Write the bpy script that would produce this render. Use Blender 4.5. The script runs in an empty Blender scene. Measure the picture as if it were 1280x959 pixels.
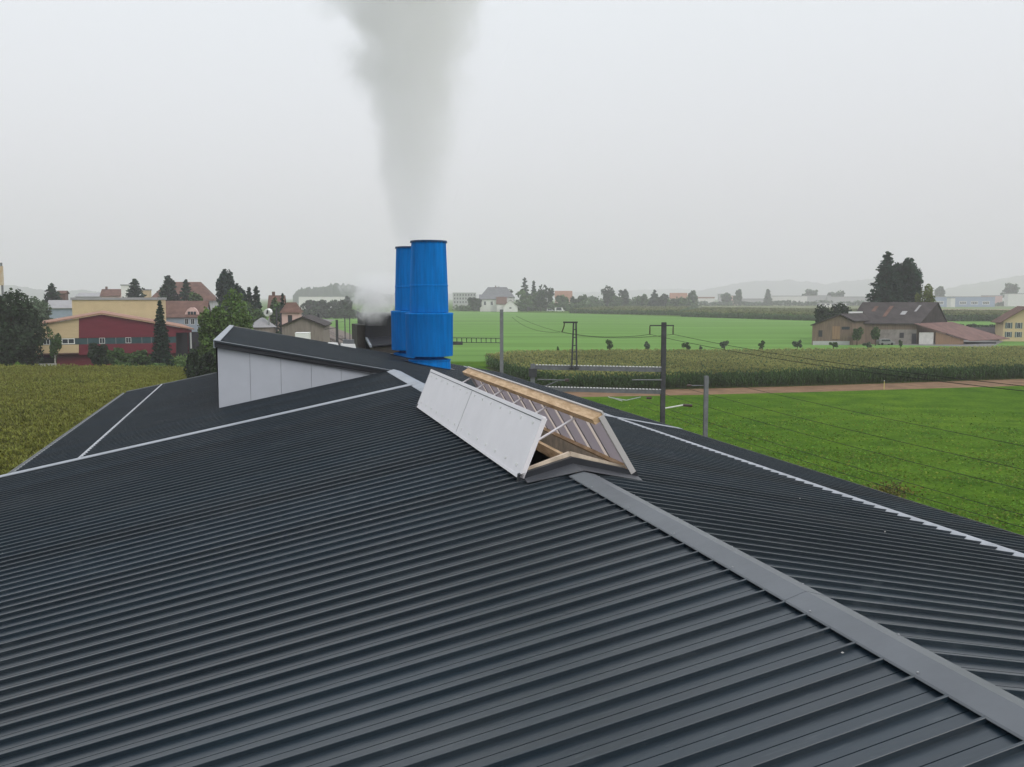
import bpy, math, random
import numpy as np
random.seed(7); rng = np.random.default_rng(7)
D = bpy.data
scene = bpy.context.scene
COL = scene.collection

# ------------------------------------------------------------------ survey frame
F_PX, PITCH, CAM_H = 1150.0, math.radians(5.36), 12.0
AZ = math.radians(-15.27); TE = math.tan(math.radians(11.2))
UX, UY = math.sin(AZ), math.cos(AZ)          # along the hall
VX, VY = math.cos(AZ), -math.sin(AZ)         # across the hall, to the right
WR, ZR = 4.62, 9.33                          # ridge offset and height

def B(t, w, z=0.0): return (UX*t+VX*w, UY*t+VY*w, z)
def sight(x, y):
    X = (x-640)/F_PX; Z = -(y-479.5)/F_PX
    return (X, math.cos(PITCH)+Z*math.sin(PITCH), -math.sin(PITCH)+Z*math.cos(PITCH))
def pt(x, y, dist):                          # surveyed point at a known distance north of the drone
    r = sight(x, y); k = dist/r[1]
    return (r[0]*k, dist, CAM_H+r[2]*k)
def gnd(x, y, z=0.0):
    r = sight(x, y); k = (z-CAM_H)/r[2]
    return (r[0]*k, r[1]*k, z)
def zl(w): return ZR-TE*(WR-w)               # left slope height
def zr(w): return ZR-TE*(w-WR)               # right slope height
def zb(w): return ZR-.05-.96*TE*(w-WR)       # right slope of the far section

# ------------------------------------------------------------------ materials
def srgb(r, g, b):
    f = lambda c: (c/255/12.92) if c/255 <= 0.04045 else ((c/255+0.055)/1.055)**2.4
    return (f(r), f(g), f(b))

def mat(name, col, rough=0.6, spec=0.4, metal=0.0, var=0.0, vscale=3.0, col2=None, bump=0.0, bscale=20.0,
        stretch=None, island=0.0, translucent=0.0):
    m = D.materials.new(name); m.use_nodes = True
    nt = m.node_tree; N = nt.nodes; L = nt.links
    bs = N['Principled BSDF']
    bs.inputs['Roughness'].default_value = rough
    bs.inputs['Specular IOR Level'].default_value = spec
    bs.inputs['Metallic'].default_value = metal
    c = (*col, 1)
    bs.inputs['Base Color'].default_value = c
    tc = N.new('ShaderNodeTexCoord'); vec = tc.outputs['Object']
    if stretch:
        mp = N.new('ShaderNodeMapping'); mp.inputs['Scale'].default_value = stretch[:3]
        if len(stretch) > 3: mp.inputs['Rotation'].default_value = (0, 0, stretch[3])
        mp.vector_type = 'TEXTURE' if False else 'POINT'
        L.new(vec, mp.inputs['Vector']); vec = mp.outputs['Vector']
    out = None
    if var or col2:
        nz = N.new('ShaderNodeTexNoise'); nz.inputs['Scale'].default_value = vscale
        nz.inputs['Detail'].default_value = 6; nz.inputs['Roughness'].default_value = 0.65
        L.new(vec, nz.inputs['Vector'])
        rp = N.new('ShaderNodeValToRGB')
        rp.color_ramp.elements[0].position = 0.32; rp.color_ramp.elements[1].position = 0.68
        a = tuple(max(0, x*(1-var)) for x in col); b = col2 if col2 else tuple(x*(1+var) for x in col)
        rp.color_ramp.elements[0].color = (*a, 1); rp.color_ramp.elements[1].color = (*b, 1)
        L.new(nz.outputs['Fac'], rp.inputs['Fac']); out = rp.outputs['Color']
        L.new(out, bs.inputs['Base Color'])
    if island:
        g = N.new('ShaderNodeNewGeometry')
        mr = N.new('ShaderNodeMapRange'); mr.inputs['To Min'].default_value = 1-island; mr.inputs['To Max'].default_value = 1+island
        L.new(g.outputs['Random Per Island'], mr.inputs['Value'])
        hs = N.new('ShaderNodeHueSaturation'); hs.inputs['Color'].default_value = c
        L.new(mr.outputs['Result'], hs.inputs['Value'])
        mh = N.new('ShaderNodeMapRange'); mh.inputs['To Min'].default_value = 0.485; mh.inputs['To Max'].default_value = 0.515
        L.new(g.outputs['Random Per Island'], mh.inputs['Value']); L.new(mh.outputs['Result'], hs.inputs['Hue'])
        if out: L.new(out, hs.inputs['Color'])
        out = hs.outputs['Color']; L.new(out, bs.inputs['Base Color'])
    if bump:
        nb = N.new('ShaderNodeTexNoise'); nb.inputs['Scale'].default_value = bscale; nb.inputs['Detail'].default_value = 4
        L.new(vec, nb.inputs['Vector'])
        bp = N.new('ShaderNodeBump'); bp.inputs['Strength'].default_value = bump; bp.inputs['Distance'].default_value = 0.05
        L.new(nb.outputs['Fac'], bp.inputs['Height']); L.new(bp.outputs['Normal'], bs.inputs['Normal'])
    if translucent:
        tr = N.new('ShaderNodeBsdfTranslucent'); tr.inputs['Color'].default_value = c
        if out: L.new(out, tr.inputs['Color'])
        mx = N.new('ShaderNodeMixShader'); mx.inputs['Fac'].default_value = translucent
        L.new(bs.outputs[0], mx.inputs[1]); L.new(tr.outputs[0], mx.inputs[2])
        L.new(mx.outputs[0], N['Material Output'].inputs['Surface'])
    return m

def roof_metal():
    m = mat('dark_coated_sheet', (.014, .0175, .024), rough=.3, spec=.64)
    nt = m.node_tree; N = nt.nodes; L = nt.links; bs = N['Principled BSDF']
    tc = N.new('ShaderNodeTexCoord')
    mp = N.new('ShaderNodeMapping'); mp.vector_type = 'POINT'; mp.inputs['Rotation'].default_value = (0, 0, AZ)
    L.new(tc.outputs['Object'], mp.inputs['Vector'])
    mp2 = N.new('ShaderNodeMapping'); mp2.inputs['Scale'].default_value = (.35, 3.0, 1)
    L.new(mp.outputs[0], mp2.inputs['Vector'])
    n1 = N.new('ShaderNodeTexNoise'); n1.inputs['Scale'].default_value = 1.0; n1.inputs['Detail'].default_value = 7; n1.inputs['Roughness'].default_value = .7
    L.new(mp2.outputs[0], n1.inputs['Vector'])
    rp = N.new('ShaderNodeValToRGB'); e = rp.color_ramp.elements
    e[0].position = .3; e[0].color = (.0055, .0125, .0195, 1); e[1].position = .72; e[1].color = (.0105, .0215, .0315, 1)
    L.new(n1.outputs['Fac'], rp.inputs['Fac'])
    # small pale droppings and lichen dots
    vo = N.new('ShaderNodeTexVoronoi'); vo.inputs['Scale'].default_value = 1.3
    L.new(tc.outputs['Object'], vo.inputs['Vector'])
    lt = N.new('ShaderNodeMath'); lt.operation = 'LESS_THAN'; lt.inputs[1].default_value = .016
    L.new(vo.outputs['Distance'], lt.inputs[0])
    mp4 = N.new('ShaderNodeMapping'); mp4.inputs['Scale'].default_value = (2.2, 16, 1); L.new(mp.outputs[0], mp4.inputs['Vector'])
    n4 = N.new('ShaderNodeTexNoise'); n4.inputs['Scale'].default_value = 1; n4.inputs['Detail'].default_value = 5; n4.inputs['Roughness'].default_value = .7
    L.new(mp4.outputs[0], n4.inputs['Vector'])
    mr4 = N.new('ShaderNodeMapRange'); mr4.inputs['From Min'].default_value = .58; mr4.inputs['From Max'].default_value = .8; mr4.inputs['To Max'].default_value = .55
    L.new(n4.outputs['Fac'], mr4.inputs['Value'])
    mxa = N.new('ShaderNodeMix'); mxa.data_type = 'RGBA'; mxa.inputs['B'].default_value = (.075, .09, .10, 1)
    L.new(mr4.outputs[0], mxa.inputs['Factor']); L.new(rp.outputs[0], mxa.inputs['A'])
    sx = N.new('ShaderNodeSeparateXYZ'); L.new(mp.outputs[0], sx.inputs[0])
    dv = N.new('ShaderNodeMath'); dv.operation = 'DIVIDE'; dv.inputs[1].default_value = .999; L.new(sx.outputs['Y'], dv.inputs[0])
    fl_ = N.new('ShaderNodeMath'); fl_.operation = 'FLOOR'; L.new(dv.outputs[0], fl_.inputs[0])
    wn = N.new('ShaderNodeTexWhiteNoise'); wn.noise_dimensions = '1D'; L.new(fl_.outputs[0], wn.inputs['W'])
    hv = N.new('ShaderNodeHueSaturation'); mv = N.new('ShaderNodeMapRange'); mv.inputs['To Min'].default_value = .78; mv.inputs['To Max'].default_value = 1.25
    L.new(wn.outputs['Value'], mv.inputs['Value']); L.new(mv.outputs[0], hv.inputs['Value']); L.new(mxa.outputs['Result'], hv.inputs['Color'])
    # rain-washed dust film: broad soft patches running down the slope
    mp3 = N.new('ShaderNodeMapping'); mp3.inputs['Scale'].default_value = (.10, .7, 1); L.new(mp.outputs[0], mp3.inputs['Vector'])
    n5 = N.new('ShaderNodeTexNoise'); n5.inputs['Scale'].default_value = 1; n5.inputs['Detail'].default_value = 8; n5.inputs['Roughness'].default_value = .75; L.new(mp3.outputs[0], n5.inputs['Vector'])
    m5 = N.new('ShaderNodeMapRange'); m5.inputs['From Min'].default_value = .5; m5.inputs['From Max'].default_value = .78; m5.inputs['To Max'].default_value = .5; L.new(n5.outputs['Fac'], m5.inputs['Value'])
    mxb = N.new('ShaderNodeMix'); mxb.data_type = 'RGBA'; mxb.inputs['B'].default_value = (.040, .046, .050, 1)
    L.new(m5.outputs[0], mxb.inputs['Factor']); L.new(hv.outputs[0], mxb.inputs['A']); mxa = mxb
    mx = N.new('ShaderNodeMix'); mx.data_type = 'RGBA'; mx.inputs['B'].default_value = (.45, .45, .43, 1)
    L.new(lt.outputs[0], mx.inputs['Factor']); L.new(mxa.outputs['Result'], mx.inputs['A'])
    L.new(mx.outputs['Result'], bs.inputs['Base Color'])
    mr = N.new('ShaderNodeMapRange'); mr.inputs['To Min'].default_value = .24; mr.inputs['To Max'].default_value = .42
    L.new(n1.outputs['Fac'], mr.inputs['Value']); L.new(mr.outputs[0], bs.inputs['Roughness'])
    n2 = N.new('ShaderNodeTexNoise'); n2.inputs['Scale'].default_value = 1.6; n2.inputs['Detail'].default_value = 3
    L.new(mp2.outputs[0], n2.inputs['Vector'])
    bp = N.new('ShaderNodeBump'); bp.inputs['Strength'].default_value = .3; bp.inputs['Distance'].default_value = .012
    L.new(n2.outputs['Fac'], bp.inputs['Height']); L.new(bp.outputs[0], bs.inputs['Normal'])
    return m

M = {}
M['roof'] = roof_metal()
M['cap'] = mat('grey_coated_flashing', (.100, .110, .122), .42, .45, var=.12, vscale=1.2, bump=.12, bscale=3)
M['pale'] = mat('pale_zinc_flashing', (.27, .295, .33), .45, .5, var=.15, vscale=2)
M['fascia'] = mat('dark_fascia', (.022, .024, .03), .45, .4, var=.2, vscale=2)
M['panel'] = mat('light_grey_cladding', (.405, .425, .47), .5, .35, var=.06, vscale=.8)
M['opening_dark'] = mat('dark_opening_shade', (.03, .03, .035), .8)  # near-black stands in for shade inside openings; also used on doors
M['opening_dark2'] = mat('grey_joint', (.12, .125, .135), .8)
M['concrete'] = mat('concrete_wall', (.34, .33, .31), .85, .2, var=.2, vscale=.7)
M['flap'] = mat('pale_grey_flap_skin', (.77, .745, .765), .45, .35, var=.04, vscale=1.5, bump=.08, bscale=3)
M['wood'] = mat('weathered_timber', (.52, .33, .17), .7, .25, var=.3, vscale=4, stretch=(1.5, .5, 6), col2=(.66, .48, .30))
M['wood_pale'] = mat('pale_timber', (.55, .46, .36), .75, .25, var=.25, vscale=5)
M['steel'] = mat('galvanised_steel', (.36, .37, .38), .45, .5, .4, var=.2, vscale=5)
M['darksteel'] = mat('dark_painted_steel', (.05, .052, .055), .6, .4, var=.35, vscale=3)
M['greysteel'] = mat('grey_painted_steel', (.16, .17, .175), .6, .4, var=.2, vscale=3)
M['rust'] = mat('rusty_bracket', (.12, .055, .03), .8, .2, var=.4, vscale=20)
M['white'] = mat('white_paint', (.72, .72, .70), .5, .4, var=.06, vscale=2)
M['blue'] = mat('blue_stack_paint', (.0, .150, .48), .6, .05, var=.20, vscale=2.2, stretch=(2.5, 2.5, .22), bump=.05, bscale=1.0)
M['blue_dark'] = mat('blue_rim_paint', (.004, .05, .14), .45, .4)
M['sooty'] = mat('sooty_inside', (.02, .02, .022), .9, .1)
M['black'] = mat('black_cladding', (.014, .015, .018), .55, .4, var=.3, vscale=1.5)
M['brownclad'] = mat('dark_brown_cladding', (.05, .045, .04), .7, .25, var=.3, vscale=1)
M['ins'] = mat('brown_insulator', (.05, .025, .018), .3, .5)
M['copper'] = mat('dark_wire', (.012, .013, .012), .6, .3)
M['rail'] = mat('steel_rail', (.18, .16, .15), .4, .5, .5)
M['sleeper'] = mat('timber_sleeper', (.09, .07, .055), .9)
M['glass'] = mat('dark_window_glass', (.03, .04, .05), .12, .6)
M['panel_white'] = mat('weathered_white_door', (.56, .55, .52), .7, .2, var=.12, vscale=1)
M['teal'] = mat('teal_window_band', (.035, .075, .085), .25, .5, var=.3, vscale=.4)
M['redclad'] = mat('wine_red_cladding', (.135, .012, .024), .55, .35, var=.12, vscale=.3, stretch=(1, 1, 6))
M['beige'] = mat('beige_cladding', (.53, .41, .245), .6, .3, var=.08, vscale=.3, stretch=(1, 1, 6))
M['ochre'] = mat('ochre_render', (.56, .43, .255), .8, .2, var=.08, vscale=.3)
M['tile'] = mat('orange_red_roof_tiles', (.31, .175, .125), .8, .2, var=.2, vscale=.8)
M['tile_brown'] = mat('brown_roof_tiles', (.13, .075, .058), .85, .2, var=.3, vscale=.6)
M['tile_dark'] = mat('dark_brown_roof_tiles', (.056, .048, .047), .85, .2, var=.35, vscale=.4)
M['tile_rust'] = mat('rusty_sheet_roof', (.155, .085, .072), .7, .3, var=.25, vscale=.5)
M['slate'] = mat('grey_slate_roof', (.16, .16, .17), .8, .25, var=.25, vscale=.6)
M['palegrey_roof'] = mat('pale_grey_sheet_roof', (.30, .295, .30), .7, .3, var=.1, vscale=.5)
M['render_white'] = mat('white_render', (.72, .71, .68), .85, .2, var=.06, vscale=.4)
M['render_pink'] = mat('pale_pink_render', (.60, .42, .38), .85, .2, var=.1, vscale=.5)
M['render_blue'] = mat('blue_grey_render', (.27, .32, .38), .85, .2, var=.1, vscale=.5)
M['render_yellow'] = mat('pale_yellow_render', (.66, .53, .32), .85, .2, var=.06, vscale=.4)
M['render_grey'] = mat('grey_render', (.42, .42, .42), .85, .2, var=.08, vscale=.4)
M['boards'] = mat('brown_barn_boards', (.175, .128, .095), .85, .2, var=.3, vscale=1, stretch=(5, 5, .3))
M['boards_grey'] = mat('grey_barn_boards', (.23, .20, .175), .85, .2, var=.25, vscale=1.5, stretch=(6, 6, .3))
M['boards_orange'] = mat('tan_barn_boards', (.27, .175, .11), .85, .2, var=.2, vscale=1, stretch=(5, 5, .3))
M['shutter'] = mat('green_grey_shutter', (.12, .17, .17), .7)
M['bluehall'] = mat('blue_hall_cladding', (.28, .34, .46), .6, .3, var=.1, vscale=.1)
M['bark'] = mat('tree_bark', (.075, .058, .042), .9, .1, var=.3, vscale=4)
M['bark_pale'] = mat('birch_bark', (.38, .36, .32), .8, .2, var=.35, vscale=3)
def leaf(n, c): return mat(n, c, .75, .12, var=.5, vscale=.35, island=.4, translucent=.22)
M['lf_dark'] = leaf('dark_green_leaves', (.035, .055, .028))
M['lf_mid'] = leaf('mid_green_leaves', (.070, .118, .038))
M['lf_light'] = leaf('light_green_leaves', (.105, .165, .048))
M['lf_grey'] = leaf('grey_green_leaves', (.095, .135, .080))
M['lf_con'] = leaf('conifer_needles', (.026, .054, .032))
M['lf_pine'] = leaf('pine_needles', (.030, .055, .042))
M['lf_yel'] = leaf('yellow_green_leaves', (.13, .155, .040))
M['corn'] = mat('maize_leaves', (.085, .12, .022), .65, .25, var=.3, vscale=.09, island=.4, translucent=.25)
M['corn_y'] = mat('ripening_maize_leaves', (.100, .130, .014), .7, .05, var=.25, vscale=.07, island=.25, translucent=.25, col2=(.155, .145, .015))
M['corn_d'] = mat('dense_maize_leaves', (.048, .092, .020), .65, .25, var=.25, vscale=.15, island=.4, translucent=.2)
M['tassel'] = mat('maize_tassels', (.34, .34, .12), .8, .1, var=.25, vscale=.06, island=.2, translucent=.2)
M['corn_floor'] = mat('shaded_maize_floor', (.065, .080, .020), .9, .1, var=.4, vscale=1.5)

# ------------------------------------------------------------------ mesh helpers
class MB:
    def __init__(s): s.v = []; s.f = []; s.mi = []; s.cur = 0
    def quad(s, a, b, c, d):
        n = len(s.v); s.v += [tuple(a), tuple(b), tuple(c), tuple(d)]; s.f.append((n, n+1, n+2, n+3)); s.mi.append(s.cur)
    def poly(s, pts):
        n = len(s.v); s.v += [tuple(p) for p in pts]; s.f.append(tuple(range(n, n+len(pts)))); s.mi.append(s.cur)
    def prism(s, base, top):                     # two equal loops joined, closed
        n = len(s.v); k = len(base); s.v += [tuple(p) for p in base]+[tuple(p) for p in top]
        s.f.append(tuple(range(n+k-1, n-1, -1))); s.f.append(tuple(range(n+k, n+2*k))); s.mi += [s.cur]*2
        for i in range(k):
            j = (i+1) % k; s.f.append((n+i, n+j, n+k+j, n+k+i)); s.mi.append(s.cur)
    def box(s, x0, y0, z0, x1, y1, z1):
        s.prism([(x0, y0, z0), (x1, y0, z0), (x1, y1, z0), (x0, y1, z0)], [(x0, y0, z1), (x1, y0, z1), (x1, y1, z1), (x0, y1, z1)])
    def tube(s, pts, r, n=8, r1=None):
        pts = [np.array(p, float) for p in pts]; loops = []
        for i, p in enumerate(pts):
            d = pts[min(i+1, len(pts)-1)]-pts[max(i-1, 0)]; d /= max(np.linalg.norm(d), 1e-9)
            a = np.array((0, 0, 1.)) if abs(d[2]) < .9 else np.array((1., 0, 0))
            x = np.cross(d, a); x /= np.linalg.norm(x); y = np.cross(d, x)
            rr = r if r1 is None else r+(r1-r)*i/max(1, len(pts)-1)
            loops.append([p+rr*(math.cos(q)*x+math.sin(q)*y) for q in [2*math.pi*k/n for k in range(n)]])
        b = len(s.v)
        for l in loops: s.v += [tuple(p) for p in l]
        for i in range(len(loops)-1):
            for k in range(n):
                j = (k+1) % n; s.f.append((b+i*n+k, b+i*n+j, b+(i+1)*n+j, b+(i+1)*n+k)); s.mi.append(s.cur)
        s.f.append(tuple(b+k for k in range(n-1, -1, -1))); s.f.append(tuple(b+(len(loops)-1)*n+k for k in range(n))); s.mi += [s.cur]*2
    def bar(s, a, b, wx, wz=None):               # rectangular bar between two points
        wz = wz or wx; a = np.array(a, float); b = np.array(b, float); d = b-a; d /= np.linalg.norm(d)
        up = np.array((0, 0, 1.)) if abs(d[2]) < .95 else np.array((1., 0, 0))
        x = np.cross(d, up); x /= np.linalg.norm(x); y = np.cross(x, d)
        q = [-x*wx/2-y*wz/2, x*wx/2-y*wz/2, x*wx/2+y*wz/2, -x*wx/2+y*wz/2]
        s.prism([a+k for k in q], [b+k for k in q])
    def lathe(s, prof, n=48, c=(0, 0)):
        b = len(s.v); k = len(prof)
        for r, z in prof:
            for i in range(n):
                a = 2*math.pi*i/n; s.v.append((c[0]+r*math.cos(a), c[1]+r*math.sin(a), z))
        for j in range(k-1):
            for i in range(n):
                q = (i+1) % n; s.f.append((b+j*n+i, b+j*n+q, b+(j+1)*n+q, b+(j+1)*n+i)); s.mi.append(s.cur)
    def build(s, name, mats, parent=None, smooth=False, bevel=0):
        me = D.meshes.new(name); me.from_pydata(s.v, [], s.f)
        for m in (mats if isinstance(mats, (list, tuple)) else [mats]): me.materials.append(m)
        me.polygons.foreach_set('material_index', s.mi)
        if smooth:
            me.polygons.foreach_set('use_smooth', [True]*len(s.f)); me.set_sharp_from_angle(angle=math.radians(35))
        me.update()
        o = D.objects.new(name, me); COL.objects.link(o)
        if parent: o.parent = parent
        if bevel:
            b = o.modifiers.new('bevel', 'BEVEL'); b.width = bevel; b.segments = 2; b.limit_method = 'ANGLE'
        return o

def np_mesh(name, V, Q, mats, parent=None, mi=None):
    V = np.ascontiguousarray(V, dtype=np.float32); Q = np.ascontiguousarray(Q, dtype=np.int32); k = Q.shape[1]
    me = D.meshes.new(name); me.vertices.add(len(V)); me.vertices.foreach_set('co', V.ravel())
    me.loops.add(Q.size); me.loops.foreach_set('vertex_index', Q.ravel())
    me.polygons.add(len(Q)); me.polygons.foreach_set('loop_start', np.arange(0, Q.size, k, dtype=np.int32))
    for m in (mats if isinstance(mats, (list, tuple)) else [mats]): me.materials.append(m)
    if mi is not None: me.polygons.foreach_set('material_index', np.asarray(mi, dtype=np.int32))
    me.update(calc_edges=True); me.validate()
    o = D.objects.new(name, me); COL.objects.link(o)
    if parent: o.parent = parent
    return o

def tag(o, label=None, cat=None, group=None, kind=None):
    if label: o['label'] = label
    if cat: o['category'] = cat
    if group: o['group'] = group
    if kind: o['kind'] = kind
    return o
def thing(name, label, cat, loc=(0, 0, 0), rz=0.0, group=None):
    o = D.objects.new(name, None); COL.objects.link(o); o.location = loc; o.rotation_euler = (0, 0, rz)
    o.empty_display_size = .3
    return tag(o, label, cat, group)
def struct(o): return tag(o, kind='structure')

# ------------------------------------------------------------------ ground
def ground_mat():
    m = mat('meadow_grass', (.08, .17, .02), .85, .15)
    nt = m.node_tree; N = nt.nodes; L = nt.links; bs = N['Principled BSDF']
    tc = N.new('ShaderNodeTexCoord')
    def noise(sc, det=5, st=None):
        n = N.new('ShaderNodeTexNoise'); n.inputs['Scale'].default_value = sc; n.inputs['Detail'].default_value = det; n.inputs['Roughness'].default_value = .65
        if st:
            mp = N.new('ShaderNodeMapping'); mp.inputs['Rotation'].default_value = (0, 0, st[1]); mp2 = N.new('ShaderNodeMapping'); mp2.inputs['Scale'].default_value = st[0]
            L.new(tc.outputs['Object'], mp.inputs['Vector']); L.new(mp.outputs[0], mp2.inputs['Vector']); L.new(mp2.outputs[0], n.inputs['Vector'])
        else: L.new(tc.outputs['Object'], n.inputs['Vector'])
        return n.outputs['Fac']
    def ramp(f, a, b, p0=.3, p1=.7):
        r = N.new('ShaderNodeValToRGB'); e = r.color_ramp.elements; e[0].position = p0; e[1].position = p1
        e[0].color = (*a, 1); e[1].color = (*b, 1); L.new(f, r.inputs['Fac']); return r.outputs['Color']
    def mul(a, b, fac=1.0):
        x = N.new('ShaderNodeMix'); x.data_type = 'RGBA'; x.blend_type = 'MULTIPLY'; x.inputs['Factor'].default_value = fac
        L.new(a, x.inputs['A']); L.new(b, x.inputs['B']); return x.outputs['Result']
    base = ramp(noise(.035), (.062, .135, .015), (.098, .178, .022))
    patch = ramp(noise(.28, 6), (.60, .70, .75), (1.14, 1.08, .95), .34, .60)
    rows = ramp(noise(.5, 3, ((.03, 1.0, 1), math.radians(12))), (.82, .85, .8), (1.1, 1.08, 1.1), .35, .65)
    fine = ramp(noise(3.2, 5), (.50, .56, .5), (1.35, 1.28, 1.2), .3, .7)
    c = mul(mul(mul(base, patch, .8), rows), fine, .9)
    L.new(c, bs.inputs['Base Color']); bs.inputs['Specular IOR Level'].default_value = 0.0; bs.inputs['Roughness'].default_value = 1.0
    b = N.new('ShaderNodeBump'); b.inputs['Strength'].default_value = .8; b.inputs['Distance'].default_value = .15
    L.new(noise(2.5, 5), b.inputs['Height']); L.new(b.outputs[0], bs.inputs['Normal'])
    return m
M['grass'] = ground_mat()
M['meadow_far'] = mat('pale_meadow', (.128, .238, .062), 1.0, .0, var=.22, vscale=.06, bump=.3, bscale=1.5, stretch=(.12, 1.3, 1, .18))
M['tuft_a'] = mat('grass_tuft', (.125, .225, .030), .9, 0, island=.3, translucent=.3)
M['tuft_b'] = mat('yellow_grass_tuft', (.19, .23, .04), .9, 0, island=.3, translucent=.3)
M['dirt'] = mat('bare_soil', (.20, .125, .075), .95, .1, var=.3, vscale=.4, bump=.5, bscale=2)
M['ballast'] = mat('track_ballast', (.17, .14, .12), .95, .1, var=.35, vscale=2.5, bump=.6, bscale=8)
M['field_olive'] = mat('olive_field', (.115, .130, .040), .9, .1, var=.2, vscale=.02)
M['field_pale'] = mat('pale_green_field', (.11, .17, .05), .9, .1, var=.15, vscale=.01)
M['field_tan'] = mat('stubble_field', (.24, .20, .10), .9, .1, var=.15, vscale=.02)
M['asphalt'] = mat('yard_asphalt', (.17, .165, .155), .9, .2, var=.2, vscale=.3)

g = MB(); g.quad((-9400, -750, 0), (9400, -750, 0), (9400, 8850, 0), (-9400, 8850, 0))
struct(g.build('ground', M['grass']))
def sheet(name, pts, m, z=.004):
    b = MB(); b.poly([(p[0], p[1], z) for p in pts]); return struct(b.build(name, m))
def fieldpx(name, corners, m, z): return sheet(name, [gnd(*c) for c in corners], m, z)

# ------------------------------------------------------------------ the factory hall
hall = thing('factory_hall', 'long factory hall with dark grey ribbed metal roof filling the foreground', 'factory', B(12, WR, 0), AZ*-1)
hall.rotation_euler = (0, 0, 0); HO = hall.location.copy()
def hb(mb, name, m, smooth=False, parent=hall):
    mb.v = [(x-HO[0], y-HO[1], z-HO[2]) for x, y, z in mb.v]
    return mb.build(name, m, parent, smooth)
PER, RH = 0.333, 0.042
def profile(t0, t1):
    pts = []; k = math.floor(t0/PER)
    while k*PER < t1:
        c = k*PER
        for dt, h in ((-.0135, 0), (-.0135, RH-.003), (-.010, RH), (.010, RH), (.0135, RH-.003), (.0135, 0), (.1600, 0), (.1605, -.008), (.1695, -.008), (.1700, 0)):
            if t0 <= c+dt <= t1: pts.append((c+dt, h))
        k += 1
    return [(t0, 0)]+pts+[(t1, 0)]
def ribbed(mb, t0, t1, wa, wb, zf):
    p = profile(t0, t1); n = len(mb.v)
    for t, h in p: mb.v += [B(t, wa, zf(wa)+h), B(t, wb, zf(wb)+h)]
    for i in range(len(p)-1):
        a = n+2*i; mb.f.append((a, a+1, a+3, a+2)); mb.mi.append(0)
T0, TS, TW, TE_ = -14.0, 27.8, 33.5, 51.2        # near end, cross strip, raised gable, far end
SK0, SK1 = 13.45, 22.9                            # ridge vent opening
WL, WLB, WRE = -12.0, -6.8, 13.4
WK_L, WK_R = 3.86, 5.60
mb = MB()
ribbed(mb, T0, SK0, WL, WR-.02, zl); ribbed(mb, SK0, SK1, WL, WK_L, zl); ribbed(mb, SK1, TS, WL, WR-.02, zl)
hb(mb, 'roof_left_slope', M['roof'])
mb = MB()
ribbed(mb, T0, SK0, WRE, WR+.02, zr); ribbed(mb, SK0, SK1, WRE, WK_R, zr); ribbed(mb, SK1, TS, WRE, WR+.02, zr)
hb(mb, 'roof_right_slope', M['roof'])
mb = MB(); ribbed(mb, TS, TW, WLB, WR-.02, zl); ribbed(mb, TW, TE_, WLB, -1.45, zl); hb(mb, 'roof_left_slope', M['roof'])
mb = MB(); ribbed(mb, TS, TW-.25, WRE, WR+.02, zr); ribbed(mb, TW-.25, TE_, WRE, -1.52, zb); hb(mb, 'roof_right_slope', M['roof'])

def strip_v(mb, t, width, wa, wb, zf, lift, th=.04):   # flashing running down the slope
    a, b = t-width/2, t+width/2
    mb.prism([B(a, wa, zf(wa)+lift-th), B(b, wa, zf(wa)+lift-th), B(b, wb, zf(wb)+lift-th), B(a, wb, zf(wb)+lift-th)],
             [B(a, wa, zf(wa)+lift), B(b, wa, zf(wa)+lift), B(b, wb, zf(wb)+lift), B(a, wb, zf(wb)+lift)])
mb = MB(); strip_v(mb, TS, .40, WL, WR-.2, zl, .07, .02); hb(mb, 'cross_flashing', M['pale'])
mb = MB(); strip_v(mb, TS, .40, WR+.2, WRE, zr, .07, .02); hb(mb, 'cross_flashing', M['pale'])
def cap(t0, t1, wing, m):
    mb = MB(); t = t0
    k = 0
    while t < t1-.01:
        e = min(t+3.0, t1); o = .046+.003*(k % 2)
        zc = ZR+o+.022
        L_, R_ = (WR-wing, zl(WR-wing)+o), (WR+wing, zr(WR+wing)+o)
        e2 = e+.06 if e < t1 else e
        mb.prism([B(t, L_[0], L_[1]-.003), B(t, WR, zc-.003), B(t, R_[0], R_[1]-.003), B(t, R_[0], R_[1]), B(t, WR, zc), B(t, L_[0], L_[1])],
                 [B(e2, L_[0], L_[1]-.003), B(e2, WR, zc-.003), B(e2, R_[0], R_[1]-.003), B(e2, R_[0], R_[1]), B(e2, WR, zc), B(e2, L_[0], L_[1])])
        # folded-down lip along the free edges
        for (w_, z_, s_) in ((L_[0], L_[1], -1), (R_[0], R_[1], 1)):
            mb.prism([B(t, w_, z_), B(t, w_+s_*.012, z_-.012), B(t, w_+s_*.012, z_-.016), B(t, w_, z_-.006)],
                     [B(e2, w_, z_), B(e2, w_+s_*.012, z_-.012), B(e2, w_+s_*.012, z_-.016), B(e2, w_, z_-.006)])
        t = e; k += 1
    o = hb(mb, 'ridge_cap', m)
    k = math.ceil(t0/PER)
    while k*PER < t1:
        for w_, zf in ((WR-wing+.025, zl), (WR+wing-.025, zr)):
            if k % 4 == (0 if zf is zl else 2) and k*PER > 2.5:
                sc = MB(); q = B(k*PER, w_, zf(w_)+.05); sc.box(q[0]-.007, q[1]-.007, q[2], q[0]+.007, q[1]+.007, q[2]+.009)
                hb(sc, 'screw', M['steel'], parent=o)
        k += 1
cap(T0, SK0-.55, .205, M['cap'])
cap(SK1+.4, TW-.3, .24, M['pale'])
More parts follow.
